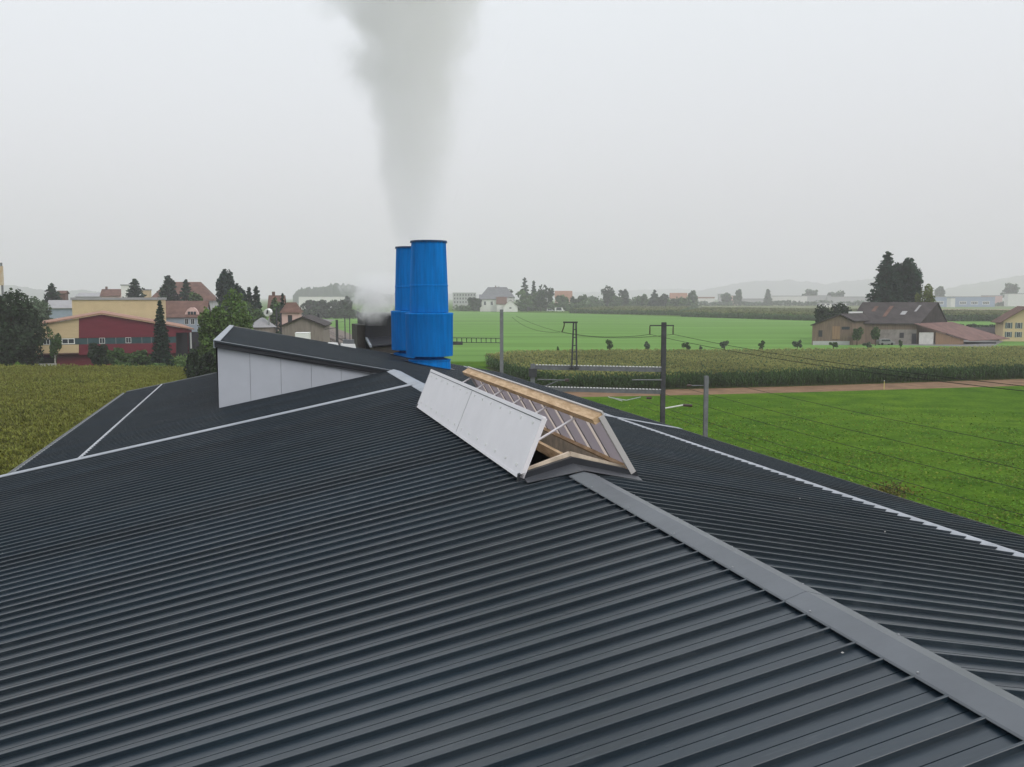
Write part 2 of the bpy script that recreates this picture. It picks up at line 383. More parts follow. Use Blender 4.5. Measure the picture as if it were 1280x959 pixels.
# snow guard fins
M['guard'] = mat('pale_snow_guard', (.43, .45, .48), .5, .4, var=.15, vscale=3)
def fin(t0, t1, w, zf, hgt, th, m=M['guard']):
    mb = MB(); z = zf(w)
    mb.prism([B(t0, w-th, z+.002), B(t0, w-th+.012, z+.002), B(t0, w+.012, z+hgt), B(t0, w, z+hgt)],
             [B(t1, w-th, z+.002), B(t1, w-th+.012, z+.002), B(t1, w+.012, z+hgt), B(t1, w, z+hgt)])
    hb(mb, 'snow_guard', m)
fin(T0, TE_, 11.12, zr, .068, .09); fin(TS+.25, TE_, -5.08, zl, .066, -.075)
# eaves: gutters and fascia boards
def eave(t0, t1, w, zf, s, m):
    mb = MB(); z = zf(w)
    prof = [(w+s*.01, z-.03), (w+s*.14, z-.03), (w+s*.15, z+.0), (w+s*.17, z+.0), (w+s*.16, z-.13), (w+s*.01, z-.15)]
    mb.prism([B(t0, *p) for p in prof], [B(t1, *p) for p in prof]); hb(mb, 'gutter', m)
eave(T0, TE_, WRE, zr, 1, M['fascia']); eave(T0, TS, WL, zl, -1, M['fascia']); eave(TS+.05, TE_, WLB, zl, -1, M['greysteel'])
# end flashings of the far part
mb = MB(); strip_v(mb, TE_, .12, WLB, -1.5, zl, .06, .10); hb(mb, 'verge_flashing', M['greysteel'])
mb = MB(); strip_v(mb, TE_, .16, -1.42, WRE, zb, .055, .20); hb(mb, 'verge_flashing', M['fascia'])
# walls
mb = MB()
def wallseg(t0, w0, t1, w1, z0, z1, za=0):
    mb.quad(B(t0, w0, za), B(t1, w1, za), B(t1, w1, z1), B(t0, w0, z0))
wi = .35
wallseg(T0, WL+wi, TS, WL+wi, zl(WL+wi)-.03, zl(WL+wi)-.03)
wallseg(TS, WL+wi, TS, WLB+wi, zl(WL+wi)-.03, zl(WLB+wi)-.03)
wallseg(TS, WLB+wi, TE_-.2, WLB+wi, zl(WLB+wi)-.03, zl(WLB+wi)-.03)
wallseg(TE_-.2, WLB+wi, TE_-.2, -1.4, zl(WLB+wi)-.03, zl(-1.4)-.03)
wallseg(TE_-.2, -1.4, TE_-.2, WRE-wi, zr(-1.4)-.03, zr(WRE-wi)-.03)
wallseg(TE_-.2, WRE-wi, T0, WRE-wi, zr(WRE-wi)-.03, zr(WRE-wi)-.03)
wallseg(T0+.2, WRE-wi, T0+.2, WR, zr(WRE-wi)-.03, ZR-.03)
wallseg(T0+.2, WR, T0+.2, WL+wi, ZR-.03, zl(WL+wi)-.03)
hb(mb, 'wall', M['concrete'])
# raised gable with light cladding, dark fascia and pale side flashing
mb = MB()
wa, wb = -1.44, 4.35
edges = np.linspace(wa, wa+6*1.05, 7); edges[-1] = wb
for i in range(6):
    a, b = edges[i]+(.005 if i else -.02), min(edges[i+1], wb)-.005
    if b <= a: continue
    top = lambda w: max(zb(w)-.17, zl(w)+.0)
    mb.prism([B(TW-.05, a, zl(a)-.02), B(TW-.05, b, zl(b)-.02), B(TW-.05, b, top(b)), B(TW-.05, a, top(a))],
             [B(TW, a, zl(a)-.02), B(TW, b, zl(b)-.02), B(TW, b, top(b)), B(TW, a, top(a))])
gp = hb(mb, 'gable_cladding', M['panel'])
mb = MB(); mb.poly([B(TW-.008, wa, zl(wa)-.03), B(TW-.008, wb, zl(wb)-.03), B(TW-.008, wb, zb(wb)-.1), B(TW-.008, wa, zb(wa)-.1)])
mb.quad(B(TW, -1.45, zl(-1.53)-.03), B(TE_-.2, -1.45, zl(-1.53)-.03), B(TE_-.2, -1.53, zb(-1.53)-.05), B(TW, -1.53, zb(-1.53)-.05))
hb(mb, 'gable_backing', M['opening_dark2'])
mb = MB()
fa = [(-1.55, zb(-1.55)-.17), (4.9, zb(4.9)-.23+.15), (4.9, zb(4.9)+.055), (-1.55, zb(-1.55)+.055)]
mb.prism([B(TW-.20, *p) for p in fa], [B(TW-.14, *p) for p in fa])
sf = [(-1.53, zb(-1.53)-.17), (4.3, zb(4.3)-.20), (4.3, zb(4.3)-.19), (-1.53, zb(-1.53)-.16)]
mb.prism([B(TW-.14, *p) for p in sf], [B(TW-.02, *p) for p in sf])
hb(mb, 'gable_fascia', M['fascia'])
mb = MB()
e1 = [(-1.56, zb(-1.57)+.058), (4.9, zb(4.9)+.058), (4.9, zb(4.9)+.072), (-1.56, zb(-1.57)+.072)]
mb.prism([B(TW-.21, *p) for p in e1], [B(TW-.15, *p) for p in e1]); hb(mb, 'edge_trim', M['pale'])
mb = MB()
e2 = [(-1.58, zb(-1.57)-.2), (-1.53, zb(-1.53)-.2), (-1.36, zb(-1.4)+.062), (-1.36, zb(-1.4)+.08), (-1.58, zb(-1.57)+.08)]
mb.prism([B(TW-.19, *p) for p in e2], [B(TE_, *p) for p in e2]); hb(mb, 'side_flashing', M['pale'])

# ------------------------------------------------------------------ ridge ventilator with two raised flaps
vent = thing('ridge_vent', 'open ridge ventilator with two raised flaps on the dark roof', 'roof vent', B(18, WR, ZR))
VO = vent.location.copy()
def vb(mb, name, m, parent=vent, smooth=False):
    mb.v = [(x-VO[0], y-VO[1], z-VO[2]) for x, y, z in mb.v]; return mb.build(name, m, parent, smooth)
# curb: side upstands and gabled ends
mb = MB()
for w_, zf, s in ((WK_L, zl, 1), (WK_R, zr, -1)):
    z = zf(w_)
    mb.prism([B(SK0, w_-.02*s, z-.15), B(SK0, w_+.05*s, z-.15), B(SK0, w_+.05*s, z+.13), B(SK0, w_-.02*s, z+.13)],
             [B(SK1, w_-.02*s, z-.15), B(SK1, w_+.05*s, z-.15), B(SK1, w_+.05*s, z+.13), B(SK1, w_-.02*s, z+.13)])
vb(mb, 'curb_board', M['wood_pale'])
mb = MB()
for t in (SK0-.10, SK1):
    prof = [(WK_L-.12, zl(WK_L-.12)+.01), (WR, ZR+.0), (WK_R+.12, zr(WK_R+.12)+.01), (WK_R+.1, zr(WK_R)+.12), (WR, ZR+.20), (WK_L-.1, zl(WK_L)+.12)]
    mb.prism([B(t, *q) for q in prof], [B(t+.10, *q) for q in prof]); vb(mb, 'end_upstand', M['fascia']); mb = MB()
# sloped soaker sheet in front of the near end
ap = [(WK_L-.02, .048, SK0-.50), (WR, .06, SK0-.62), (WK_R+.12, .048, SK0-.50)]
pa = [B(ap[0][2]+.22, ap[0][0], zl(ap[0][0])+.025), B(ap[1][2], WR, ZR+.085), B(ap[1][2]+.52, WR, ZR+.10), B(SK0-.1, WK_L-.02, zl(WK_L-.02)+.06)]
mb.poly(pa)
pb = [B(ap[1][2], WR, ZR+.085), B(ap[2][2]+.22, ap[2][0], zr(ap[2][0])+.025), B(SK0-.1, WK_R+.12, zr(WK_R+.12)+.06), B(ap[1][2]+.52, WR, ZR+.10)]
mb.poly(pb)
vb(mb, 'apron_sheet', mat('dark_apron_sheet', (.055, .058, .066), .45, .4, var=.15))
for t in (SK0+.03, (SK0+SK1)/2, SK1-.08):
    for a, b in ((( WK_L+.02, zl(WK_L)+.13), (WR, ZR+.22)), ((WK_R-.02, zr(WK_R)+.13), (WR, ZR+.22))):
        mb = MB(); mb.bar(B(t+.02, *a), B(t+.02, *b), .07, .09); vb(mb, 'rafter', M['wood_pale'])
for bw in (((SK0+.1, WR, ZR+.12), (SK1-.1, WR, ZR+.12), .08, .10), ((SK0+.1, WR+.35, ZR-.12), (SK1-.1, WR+.35, ZR-.12), .05, .14), ((SK0+.6, WK_L+.05, ZR-.22), (SK0+.6, WK_R-.05, ZR-.22), .10, .08)):
    mb = MB(); mb.bar(B(*bw[0]), B(*bw[1]), bw[2], bw[3]); vb(mb, 'ridge_beam', M['wood'])
# left flap: pale skin, seen from outside
fl = thing('dummy', 'x', 'x'); COL.objects.unlink(fl); D.objects.remove(fl)
LB, LT = (3.79, zl(3.79)+.085), (4.16, 10.16)     # bottom and top edge (w, z)
RB, RT = (5.62, zr(5.62)+.16), (5.10, 10.16)
F0, F1 = 13.38, 22.95
def lerp(a, b, q): return (a[0]+(b[0]-a[0])*q, a[1]+(b[1]-a[1])*q)
def nrm(a, b):
    d = (b[0]-a[0], b[1]-a[1]); l = math.hypot(*d); return (-d[1]/l, d[0]/l)
def slab(mb, t0, t1, a, b, n, o0, o1):
    q = [(a[0]+n[0]*o0, a[1]+n[1]*o0), (b[0]+n[0]*o0, b[1]+n[1]*o0), (b[0]+n[0]*o1, b[1]+n[1]*o1), (a[0]+n[0]*o1, a[1]+n[1]*o1)]
    mb.prism([B(t0, *k) for k in q], [B(t1, *k) for k in q])
nl = nrm(LB, LT)                                  # points left/outward
mb = MB(); third = (F1-F0)/2
for i in range(2): slab(mb, F0+i*third+.006, F0+(i+1)*third-.006, LB, LT, nl, -.004, .018)
flapL = vb(mb, 'pale_flap', M['flap']); flapL['label'] = 'raised flap seen from its riveted pale grey outside'
mb = MB()
slab(mb, F0-.012, F1+.012, lerp(LB, LT, .955), lerp(LB, LT, 1.02), nl, -.03, .030)
slab(mb, F0-.03, F0-.002, LB, LT, nl, -.05, .024); slab(mb, F1+.002, F1+.03, LB, LT, nl, -.05, .024)
slab(mb, F0, F1, lerp(LB, LT, -.03), lerp(LB, LT, .02), nl, -.02, .026)
o = vb(mb, 'edge_rail', M['flap']); o.parent = flapL
mb = MB(); slab(mb, F0, F1, lerp(LB, LT, .938), lerp(LB, LT, .952), nl, .0, .0215); o = vb(mb, 'slot_strip', M['opening_dark2']); o.parent = flapL  # thin dark strip drawn as the slot below the top rail
for i in range(14):
    t = F0+.35+i*(F1-F0-.7)/13
    for q in (.14, .86):
        mb = MB(); c = lerp(LB, LT, q); c = (c[0]+nl[0]*.02, c[1]+nl[1]*.02)
        slab(mb, t-.03, t+.03, (c[0]-(LT[0]-LB[0])*.02, c[1]-(LT[1]-LB[1])*.02), (c[0]+(LT[0]-LB[0])*.02, c[1]+(LT[1]-LB[1])*.02), nl, -.004, .012)
        o = vb(mb, 'rivet_washer', M['white']); o.parent = flapL
mb = MB(); c = lerp(LB, LT, .5)
slab(mb, F0+third-.018, F0+third+.018, LB, lerp(LB, LT, .935), nl, .0185, .024)
o = vb(mb, 'joint_cover', mat('dull_joint_cover', (.50, .49, .50), .5)); o.parent = flapL
# right flap: frame with translucent sheets, seen from inside
def poly_mat():
    m = mat('translucent_twinwall_sheet', (.42, .39, .40), .3, .5, var=.2, vscale=1.0)
    nt = m.node_tree; N = nt.nodes; bs = N['Principled BSDF']
    tr = N.new('ShaderNodeBsdfTransparent'); tr.inputs['Color'].default_value = (.72, .69, .73, 1)
    tl = N.new('ShaderNodeBsdfTranslucent'); tl.inputs['Color'].default_value = (.52, .48, .50, 1)
    a = N.new('ShaderNodeMixShader'); a.inputs[0].default_value = .72
    nt.links.new(bs.outputs[0], a.inputs[1]); nt.links.new(tl.outputs[0], a.inputs[2])
    b = N.new('ShaderNodeMixShader'); b.inputs[0].default_value = .26
    nt.links.new(a.outputs[0], b.inputs[1]); nt.links.new(tr.outputs[0], b.inputs[2])
    nt.links.new(b.outputs[0], N['Material Output'].inputs['Surface'])
    return m
M['polyc'] = poly_mat()
M['purlin'] = mat('pale_joint_strip', (.80, .74, .70), .6, .2, translucent=.8)
nr = nrm(RT, RB)                                  # points right/outward
mb = MB()
NB = 11; PW = (F1-F0-.06)/NB
for k in range(NB): slab(mb, F0+.03+k*PW+(.235 if k else 0), F0+.03+(k+1)*PW-.004, lerp(RB, RT, .03), lerp(RB, RT, .97), nr, .0, .010)
flapR = vb(mb, 'glazed_flap', M['polyc']); flapR['label'] = 'raised flap seen from inside, translucent sheets in a tan timber frame'
mb = MB()
slab(mb, F0, F1, lerp(RB, RT, .93), lerp(RB, RT, 1.03), nr, -.16, .02)
slab(mb, F0, F1, lerp(RB, RT, -.02), lerp(RB, RT, .05), nr, -.07, .0)
o = vb(mb, 'timber_rail', M['wood']); o.parent = flapR
mb = MB()
slab(mb, F0-.035, F0+.03, lerp(RB, RT, -.06), lerp(RB, RT, 1.0), nr, -.06, .03); slab(mb, F1-.03, F1+.03, RB, RT, nr, -.06, .03)
slab(mb, F0-.02, F1+.02, lerp(RB, RT, .99), lerp(RB, RT, 1.06), nr, .021, .05)
o = vb(mb, 'edge_rail', mat('pale_edge_rail', (.46, .44, .43), .5)); o.parent = flapR
for k in range(1, NB):
    t = F0+.03+k*PW
    mb = MB(); slab(mb, t, t+.23, lerp(RB, RT, .03), lerp(RB, RT, .95), nr, .001, .009); o = vb(mb, 'joint_strip', M['purlin']); o.parent = flapR
    mb = MB(); slab(mb, t-.016, t-.002, lerp(RB, RT, .05), lerp(RB, RT, .93), nr, -.012, -.001); o = vb(mb, 'glazing_bar', M['darksteel']); o.parent = flapR
for i in range(6):
    mb = MB(); t = F0+1.15+i*(F1-F0-1.6)/5
    mb.tube([B(t, LB[0]+.12, LB[1]+.10), B(t, *lerp(RB, RT, .86))], .020, 6)
    vb(mb, 'opening_strut', M['flap'])
for w_, zf, s in ((WK_L-.06, zl, -1), (WK_R+.08, zr, 1)):
    for t in (F0+.0, F1-.1): 
        mb = MB(); c = B(t, w_, zf(w_)+.07); mb.bar(c, (c[0]+.0, c[1]+.10, c[2]), .05, .05); vb(mb, 'hinge_bracket', M['rust'])

# ------------------------------------------------------------------ the two blue stacks
def stack(label, t, w, ztop, zc, zd0, zd1):
    x, y, _ = B(t, w); s = thing('blue_stack', label, 'chimney', (x, y, zr(w)), 0, 'blue exhaust stacks on the roof')
    z0 = zr(w)
    n = 64
    m1 = MB(); m1.lathe([(.92, zc-z0), (.905, zc-z0+.9), (.82, ztop-z0), (.80, ztop-z0), (.80, ztop-z0-.02), (.88, zc-z0+.3)], n)
    m1.lathe([(.913, zc-z0+1.25), (.911, zc-z0+1.26), (.906, zc-z0+1.30), (.898, zc-z0+1.31)], n)
    m1.build('cone', M['blue'], s, True)
    for a in range(24):
        q = 2*math.pi*a/24; mb_ = MB(); mb_.box(.865*math.cos(q)-.02, .865*math.sin(q)-.02, ztop-z0-.075, .865*math.cos(q)+.02, .865*math.sin(q)+.02, ztop-z0-.042); mb_.build('rim_bolt', M['blue_dark'], s)
    for a in (-2.3, -1.2, -.2):
        mb_ = MB(); mb_.bar((.921*math.cos(a), .921*math.sin(a), zc-z0+.06), (.826*math.cos(a), .826*math.sin(a), ztop-z0-.05), .022, .012); mb_.build('weld_seam', M['blue'], s)
    m2 = MB(); m2.lathe([(.80, ztop-z0-.04), (.872, ztop-z0-.04), (.872, ztop-z0+.03), (.80, ztop-z0+.03), (.80, ztop-z0-.04)], n); m2.build('rim', M['blue_dark'], s, True)
    m3 = MB(); m3.lathe([(.90, zd1-z0+.02), (1.10, zd1-z0+.02), (1.145, zd1-z0-.01), (1.15, zd1-z0-.05), (1.135, zd1-z0-.09), (1.12, zd0-z0+.06), (1.115, zd0-z0), (1.0, zd0-z0-.02), (.55, zd0-z0-.02)], n)
    for a in (-1.9, -.7, .7, 1.9, 3.14):
        q = a-1.57; ux, uy = math.cos(q), math.sin(q)
        m3.bar((1.128*ux, 1.128*uy, zd0-z0+.05), (1.138*ux, 1.138*uy, zd1-z0-.1), .035, .012)
    m3.build('drum', M['blue'], s, True)
    m4 = MB(); n0 = len(m4.v); k = 64; rs = .99; tops = []; bots = []
    for i in range(k):
        a = 2*math.pi*i/k; px_, py_ = rs*math.cos(a), rs*math.sin(a)
        dw = px_*VX+py_*VY; bots.append((px_*1.03, py_*1.03, -TE*dw*1.03+.01)); tops.append((px_, py_, zd0-z0-.20))
    m4.prism(bots, tops)
    m4.lathe([(rs+.035, zd0-z0-.225), (rs+.035, zd0-z0-.19), (.70, zd0-z0-.10), (.70, zd0-z0+.02)], k); m4.build('skirt', M['blue'], s, True)
    m5 = MB()
    for i in range(k):
        a = 2*math.pi*i/k; b = 2*math.pi*(i+1)/k; q = []
        for (ang, r) in ((a, 1.0), (b, 1.0), (b, 1.22), (a, 1.22)):
            px_, py_ = r*math.cos(ang), r*math.sin(ang); q.append((px_, py_, -TE*(px_*VX+py_*VY)+.056))
        m5.quad(*q)
    m5.build('roof_collar', M['fascia'], s)
    m6 = MB(); m6.lathe([(.78, ztop-z0-.6), (.0, ztop-z0-.6)], 32); m6.build('damper', M['sooty'], s)
    return s
def zat(x, y, t, w): return pt(x, y, B(t, w)[1])[2]
S1, S2 = (43.6, 7.80), (49.7, 7.95)
stack('nearer and taller looking blue stack, wide drum above a skirt on the dark roof', *S1, *(zat(538, y, *S1) for y in (302, 390.5, 444.5, 391.5)))
stack('farther blue stack half hidden behind the nearer one', *S2, *(zat(516, y, *S2) for y in (309.5, 388, 437, 389)))

# small roof vent box by the far verge
c = B(50.4, 4.55, zb(4.55)); o = thing('roof_hood', 'small white vent hood with a glassy box near the far roof edge', 'roof vent', c, -AZ)
mb = MB(); mb.prism([(-.42, -.3, -.02), (.42, -.3, -.12), (.42, .3, -.12), (-.42, .3, -.02)], [(-.36, -.24, .22), (.36, -.24, .18), (.36, .24, .18), (-.36, .24, .22)]); mb.build('hood_base', M['white'], o)
mb = MB(); mb.box(-.26, -.18, .2, .32, .18, .42); mb.build('hood_box', M['greysteel'], o)
c2 = B(50.5, 3.75, zb(3.75)); o = thing('roof_hood', 'low white vent plate left of the vent hood at the far roof edge', 'roof vent', c2, -AZ)
mb = MB(); mb.prism([(-.4, -.25, .0), (.3, -.25, -.08), (.3, .25, -.08), (-.4, .25, .0)], [(-.2, -.2, .13), (.25, -.2, .1), (.25, .2, .1), (-.2, .2, .13)]); mb.build('hood_base', M['white'], o)

# black clad plant room behind the roof
o = thing('plant_tower', 'black clad plant tower with a lean-to behind the blue stacks', 'tower', B(60, 8.9, 0), -AZ)
mb = MB(); mb.box(-2.35, 0, 0, 1.5, 5, 10.95); mb.build('wall', M['black'], o)
mb = MB(); mb.box(-2.85, .3, 0, -2.36, 4, 10.2); mb.build('duct_shaft', M['brownclad'], o)
mb = MB(); mb.prism([(-2.1, -2.2, 0), (1.9, -2.2, 0), (1.9, -.01, 0), (-2.1, -.01, 0)], [(-2.1, -2.2, 8.85), (1.9, -2.2, 9.2), (1.9, -.01, 9.45), (-2.1, -.01, 9.25)]); mb.build('lean_to', M['brownclad'], o)
mb = MB(); mb.prism([(-2.3, -2.35, 8.9), (2.0, -2.35, 9.25), (2.0, -.01, 9.5), (-2.3, -.01, 9.3)], [(-2.3, -2.35, 8.98), (2.0, -2.35, 9.33), (2.0, -.01, 9.58), (-2.3, -.01, 9.38)]); mb.build('lean_to_roof', M['fascia'], o)
mb = MB(); mb.prism([(-2.36, -2.4, 8.88), (-2.24, -2.4, 8.88), (-2.24, .0, 9.28), (-2.36, .0, 9.28)], [(-2.36, -2.4, 9.02), (-2.24, -2.4, 9.02), (-2.24, 0, 9.42), (-2.36, 0, 9.42)]); mb.build('verge_trim', M['pale'], o)

# ------------------------------------------------------------------ steam
def steam(name, label, base, R0, K, cx_, cy_, h, dens, nscale, col=(.998, .988, 1.0), start=0.0, amp=(.7, 3.0), f0=.35, soft=.5):
    """plume rising from base: axis drifts (cx_,cy_) per metre, radius R0+K z^pw"""
    mb = MB(); n = 24; steps = 14; b0 = 0
    for j in range(steps+1):
        z = h*j/steps; r = (R0+K*z)*1.45
        for i in range(n):
            a = 2*math.pi*i/n; mb.v.append((cx_*z+r*math.cos(a), cy_*z+r*math.sin(a), z))
    for j in range(steps):
        for i in range(n):
            q = (i+1) % n; mb.f.append((j*n+i, j*n+q, (j+1)*n+q, (j+1)*n+i)); mb.mi.append(0)
    mb.f.append(tuple(range(n-1, -1, -1))); mb.f.append(tuple(steps*n+i for i in range(n))); mb.mi += [0, 0]
    m = D.materials.new(name+'_volume'); m.use_nodes = True; nt = m.node_tree; N = nt.nodes; L = nt.links
    N.remove(N['Principled BSDF'])
    pv = N.new('ShaderNodeVolumePrincipled'); pv.inputs['Color'].default_value = (*col, 1); pv.inputs['Anisotropy'].default_value = .0
    L.new(pv.outputs[0], N['Material Output'].inputs['Volume'])
    tc = N.new('ShaderNodeTexCoord'); sp = N.new('ShaderNodeSeparateXYZ'); L.new(tc.outputs['Object'], sp.inputs[0])
    def ma(op, a, b=None, c=None):
        x = N.new('ShaderNodeMath'); x.operation = op
        for i, q in enumerate((a, b, c)):
            if q is None: continue
            if isinstance(q, (int, float)): x.inputs[i].default_value = q
            else: L.new(q, x.inputs[i])
        return x.outputs[0]
    X, Y, Z = sp.outputs
    dx = ma('SUBTRACT', X, ma('MULTIPLY', Z, cx_)); dy = ma('SUBTRACT', Y, ma('MULTIPLY', Z, cy_))
    rad = ma('MULTIPLY_ADD', Z, K, R0)
    rr = ma('DIVIDE', ma('SQRT', ma('ADD', ma('MULTIPLY', dx, dx), ma('MULTIPLY', dy, dy))), rad)
    nz = N.new('ShaderNodeTexNoise'); nz.inputs['Scale'].default_value = nscale; nz.inputs['Detail'].default_value = 7; nz.inputs['Roughness'].default_value = .62; nz.inputs['Distortion'].default_value = .6
    L.new(tc.outputs['Object'], nz.inputs['Vector'])
    nn = ma('SUBTRACT', nz.outputs['Fac'], .5)
    grow = N.new('ShaderNodeMapRange'); grow.inputs['From Max'].default_value = h*.5; grow.inputs['To Min'].default_value = amp[0]; grow.inputs['To Max'].default_value = amp[1]
    L.new(Z, grow.inputs['Value'])
    q = ma('ADD', rr, ma('MULTIPLY', nn, grow.outputs[0]))
    mr = N.new('ShaderNodeMapRange'); mr.interpolation_type = 'SMOOTHSTEP'
    mr.inputs['From Min'].default_value = 1.08; mr.inputs['From Max'].default_value = soft; mr.inputs['To Min'].default_value = 0; mr.inputs['To Max'].default_value = dens
    L.new(q, mr.inputs['Value'])
    fd = N.new('ShaderNodeMapRange'); fd.interpolation_type = 'SMOOTHSTEP'
    fd.inputs['From Min'].default_value = 0; fd.inputs['From Max'].default_value = max(start, .01); fd.inputs['To Min'].default_value = f0 if start else 1
    L.new(Z, fd.inputs['Value'])
    fe = N.new('ShaderNodeMapRange'); fe.inputs['From Min'].default_value = h; fe.inputs['From Max'].default_value = h*.6
    L.new(Z, fe.inputs['Value'])
    L.new(ma('MULTIPLY', ma('MULTIPLY', mr.outputs[0], fd.outputs[0]), fe.outputs[0]), pv.inputs['Density'])
    o = mb.build(name, m); o.location = base
    return tag(o, label, 'steam', kind='stuff')
zt1 = zat(538, 302, *S1); zt2 = zat(516, 309.5, *S2)
x, y, _ = B(*S2); steam('steam_plume', 'dense grey white steam column rising from the farther blue stack', (x, y, zt2+.02), .98, .25, .0, 0, 32, .37, .30, start=.8, soft=.45, amp=(.9, 3.4))
x, y, _ = B(*S1); steam('steam_plume', 'thin white steam rising from the nearer blue stack', (x, y, zt1+.05), .78, .19, .01, .12, 32, .17, .42, start=1.2, soft=.42, amp=(.9, 3.0))
p0 = B(58.6, 6.9, 10.2)
steam('steam_puff', 'small low steam puff drifting beside the black plant tower', p0, .70, .42, .02, .0, 3.5, 1.1, 1.25, start=.9, amp=(3.4, 4.4), soft=.38, f0=.12)

# ------------------------------------------------------------------ railway
fieldpx('grass_verge', [(0, 500), (1, 500), (1, 499)], M['grass'], -.5)
D.objects.remove(D.objects['grass_verge'])
def bstrip(name, w0, w1, t0, t1, z, m): return sheet(name, [B(t0, w0), B(t0, w1), B(t1, w1), B(t1, w0)], m, z)
bstrip('track_bed', 17.2, 28.5, -30, 700, .008, M['ballast'])
for wc, lab in ((19.1, 'railway track nearer to the factory hall'), (22.9, 'railway track farther from the factory hall')):
    tr = thing('railway_track', lab, 'railway track', B(60, wc, 0), 0, 'railway tracks beside the hall')
    for s in (-.75, .75):
        mb = MB()
        a, b = B(-30, wc+s), B(700, wc+s); oo = tr.location
        mb.bar((a[0]-oo[0], a[1]-oo[1], .24), (b[0]-oo[0], b[1]-oo[1], .24), .07, .15); mb.build('rail', M['rail'], tr)
    mb = MB()
    for k in range(420):
        t = 20+k*.6; a, b = B(t, wc-1.25), B(t, wc+1.25)
        mb.bar((a[0]-oo[0], a[1]-oo[1], .09), (b[0]-oo[0], b[1]-oo[1], .09), .24, .14)
    mb.build('sleepers', M['sleeper'], tr)['kind'] = 'stuff'
def local(o, mb): mb.v = [(x-o.location[0], y-o.location[1], z-o.location[2]) for x, y, z in mb.v]; return mb
def ipole(mb, x, y, z0, z1, w=.30):
    """two flanges and a web, like a rolled steel mast"""
    for dy in (-w/2, w/2): mb.box(x-w/2, y+dy-.012, z0, x+w/2, y+dy+.012, z1)
    mb.box(x-.012, y-w/2+.013, z0, x+.012, y+w/2-.013, z1)
PD = 58.0                                        # distance of the signal portal
a = pt(830, 403, PD); mast_x, mast_top = a[0], a[2]
pm = thing('catenary_mast', 'tall dark railway mast with a short crossarm and two hanging insulators', 'mast', (a[0], PD, 0))
mb = MB(); ipole(mb, 0, 0, 0, mast_top, .28); mb.box(-.22, -.22, -.01, .22, .22, .4); mb.build('pole', M['darksteel'], pm)
zc = pt(830, 407, PD)[2]; s_ = PD/F_PX
mb = MB(); mb.bar((-17.5*s_, 0, zc), (12.5*s_, 0, zc), .07); mb.build('crossarm', M['darksteel'], pm)
for dx in (-17.5, 11.5):
    mb = MB(); mb.tube([(dx*s_, 0, zc), (dx*s_, 0, zc-.22), (dx*s_, 0, zc-.55)], .035, 6)
    for k in range(4): mb.lathe([(.02, zc-.24-k*.09), (.075, zc-.26-k*.09), (.02, zc-.30-k*.09)], 10, (dx*s_, 0))
    mb.build('insulator', M['ins'], pm)
# cantilever pointing away from the portal, low on the mast
mb = MB(); q0 = pt(828, 511, PD); q1 = pt(853, 506, PD+.5); q2 = pt(864, 506.5, PD+.6)
mb.tube([(q0[0]-a[0], 0, q0[2]), (q1[0]-a[0], .3, q1[2])], .045, 6); mb.build('bracket_tube', M['white'], pm)
mb = MB(); mb.tube([(q1[0]-a[0], .3, q1[2]), (q2[0]-a[0], .3, q2[2])], .09, 8); mb.build('insulator', M['ins'], pm)
lm = pt(666, 455, PD-1.9*1.0)
lmY = PD-1.9+4.0
lx = pt(666, 455, lmY)
m2 = thing('catenary_mast', 'short grey portal mast with a bulky clamp head above the maize', 'mast', (lx[0], lmY, 0))
mb = MB(); ipole(mb, 0, 0, 0, lx[2], .30); mb.build('pole', M['greysteel'], m2)
mb = MB(); zh = pt(666, 463, lmY)[2]; mb.box(-.26, -.24, zh-.42, .26, .24, zh+.12); mb.box(-.16, -.16, zh+.13, .16, .16, zh+.32); mb.build('clamp_head', M['darksteel'], m2)
mb = MB(); q0 = pt(672, 474, lmY); q1 = pt(706, 475, lmY); q2 = pt(680, 483, lmY)
mb.tube([(q0[0]-lx[0], -.2, q0[2]), (q1[0]-lx[0], -.2, q1[2])], .04, 6); mb.tube([(q2[0]-lx[0], -.2, q2[2]), (pt(698, 476, lmY)[0]-lx[0], -.2, q1[2]-.02)], .035, 6); mb.build('bracket_tube', M['greysteel'], m2)
mb = MB(); mb.tube([(q1[0]-lx[0], -.2, q1[2]), (pt(711, 475, lmY)[0]-lx[0], -.2, q1[2])], .10, 8); mb.build('insulator', M['ins'], m2)
def truss(name, label, p, q, depth, m, group=None, flange=None):
    p = np.array(p); q = np.array(q); o = thing(name, label, 'beam', tuple(p), 0, group)
    d = q-p; L_ = np.linalg.norm(d); mb = MB()
    mb.bar((0, 0, 0), tuple(d), .16, .06); mb.bar((0, 0, -depth), tuple(d+np.array((0, 0, -depth))), .16, .06); n = int(L_/depth/1.1)
    for i in range(n+1):
        c = d*i/n; mb.bar(tuple(c+np.array((0, 0, -depth+.03))), tuple(c+np.array((0, 0, -.03))), .05, .08)
    mb.build('lattice', m, o)
    if flange:
        mb = MB(); mb.prism([(0, -.10, .034), (d[0], d[1]-.10, d[2]+.034), (d[0], d[1]+.10, d[2]+.034), (0, .10, .034)], [(0, -.10, .05), (d[0], d[1]-.10, d[2]+.05), (d[0], d[1]+.10, d[2]+.05), (0, .10, .05)]); mb.build('top_flange', flange, o)
    return o
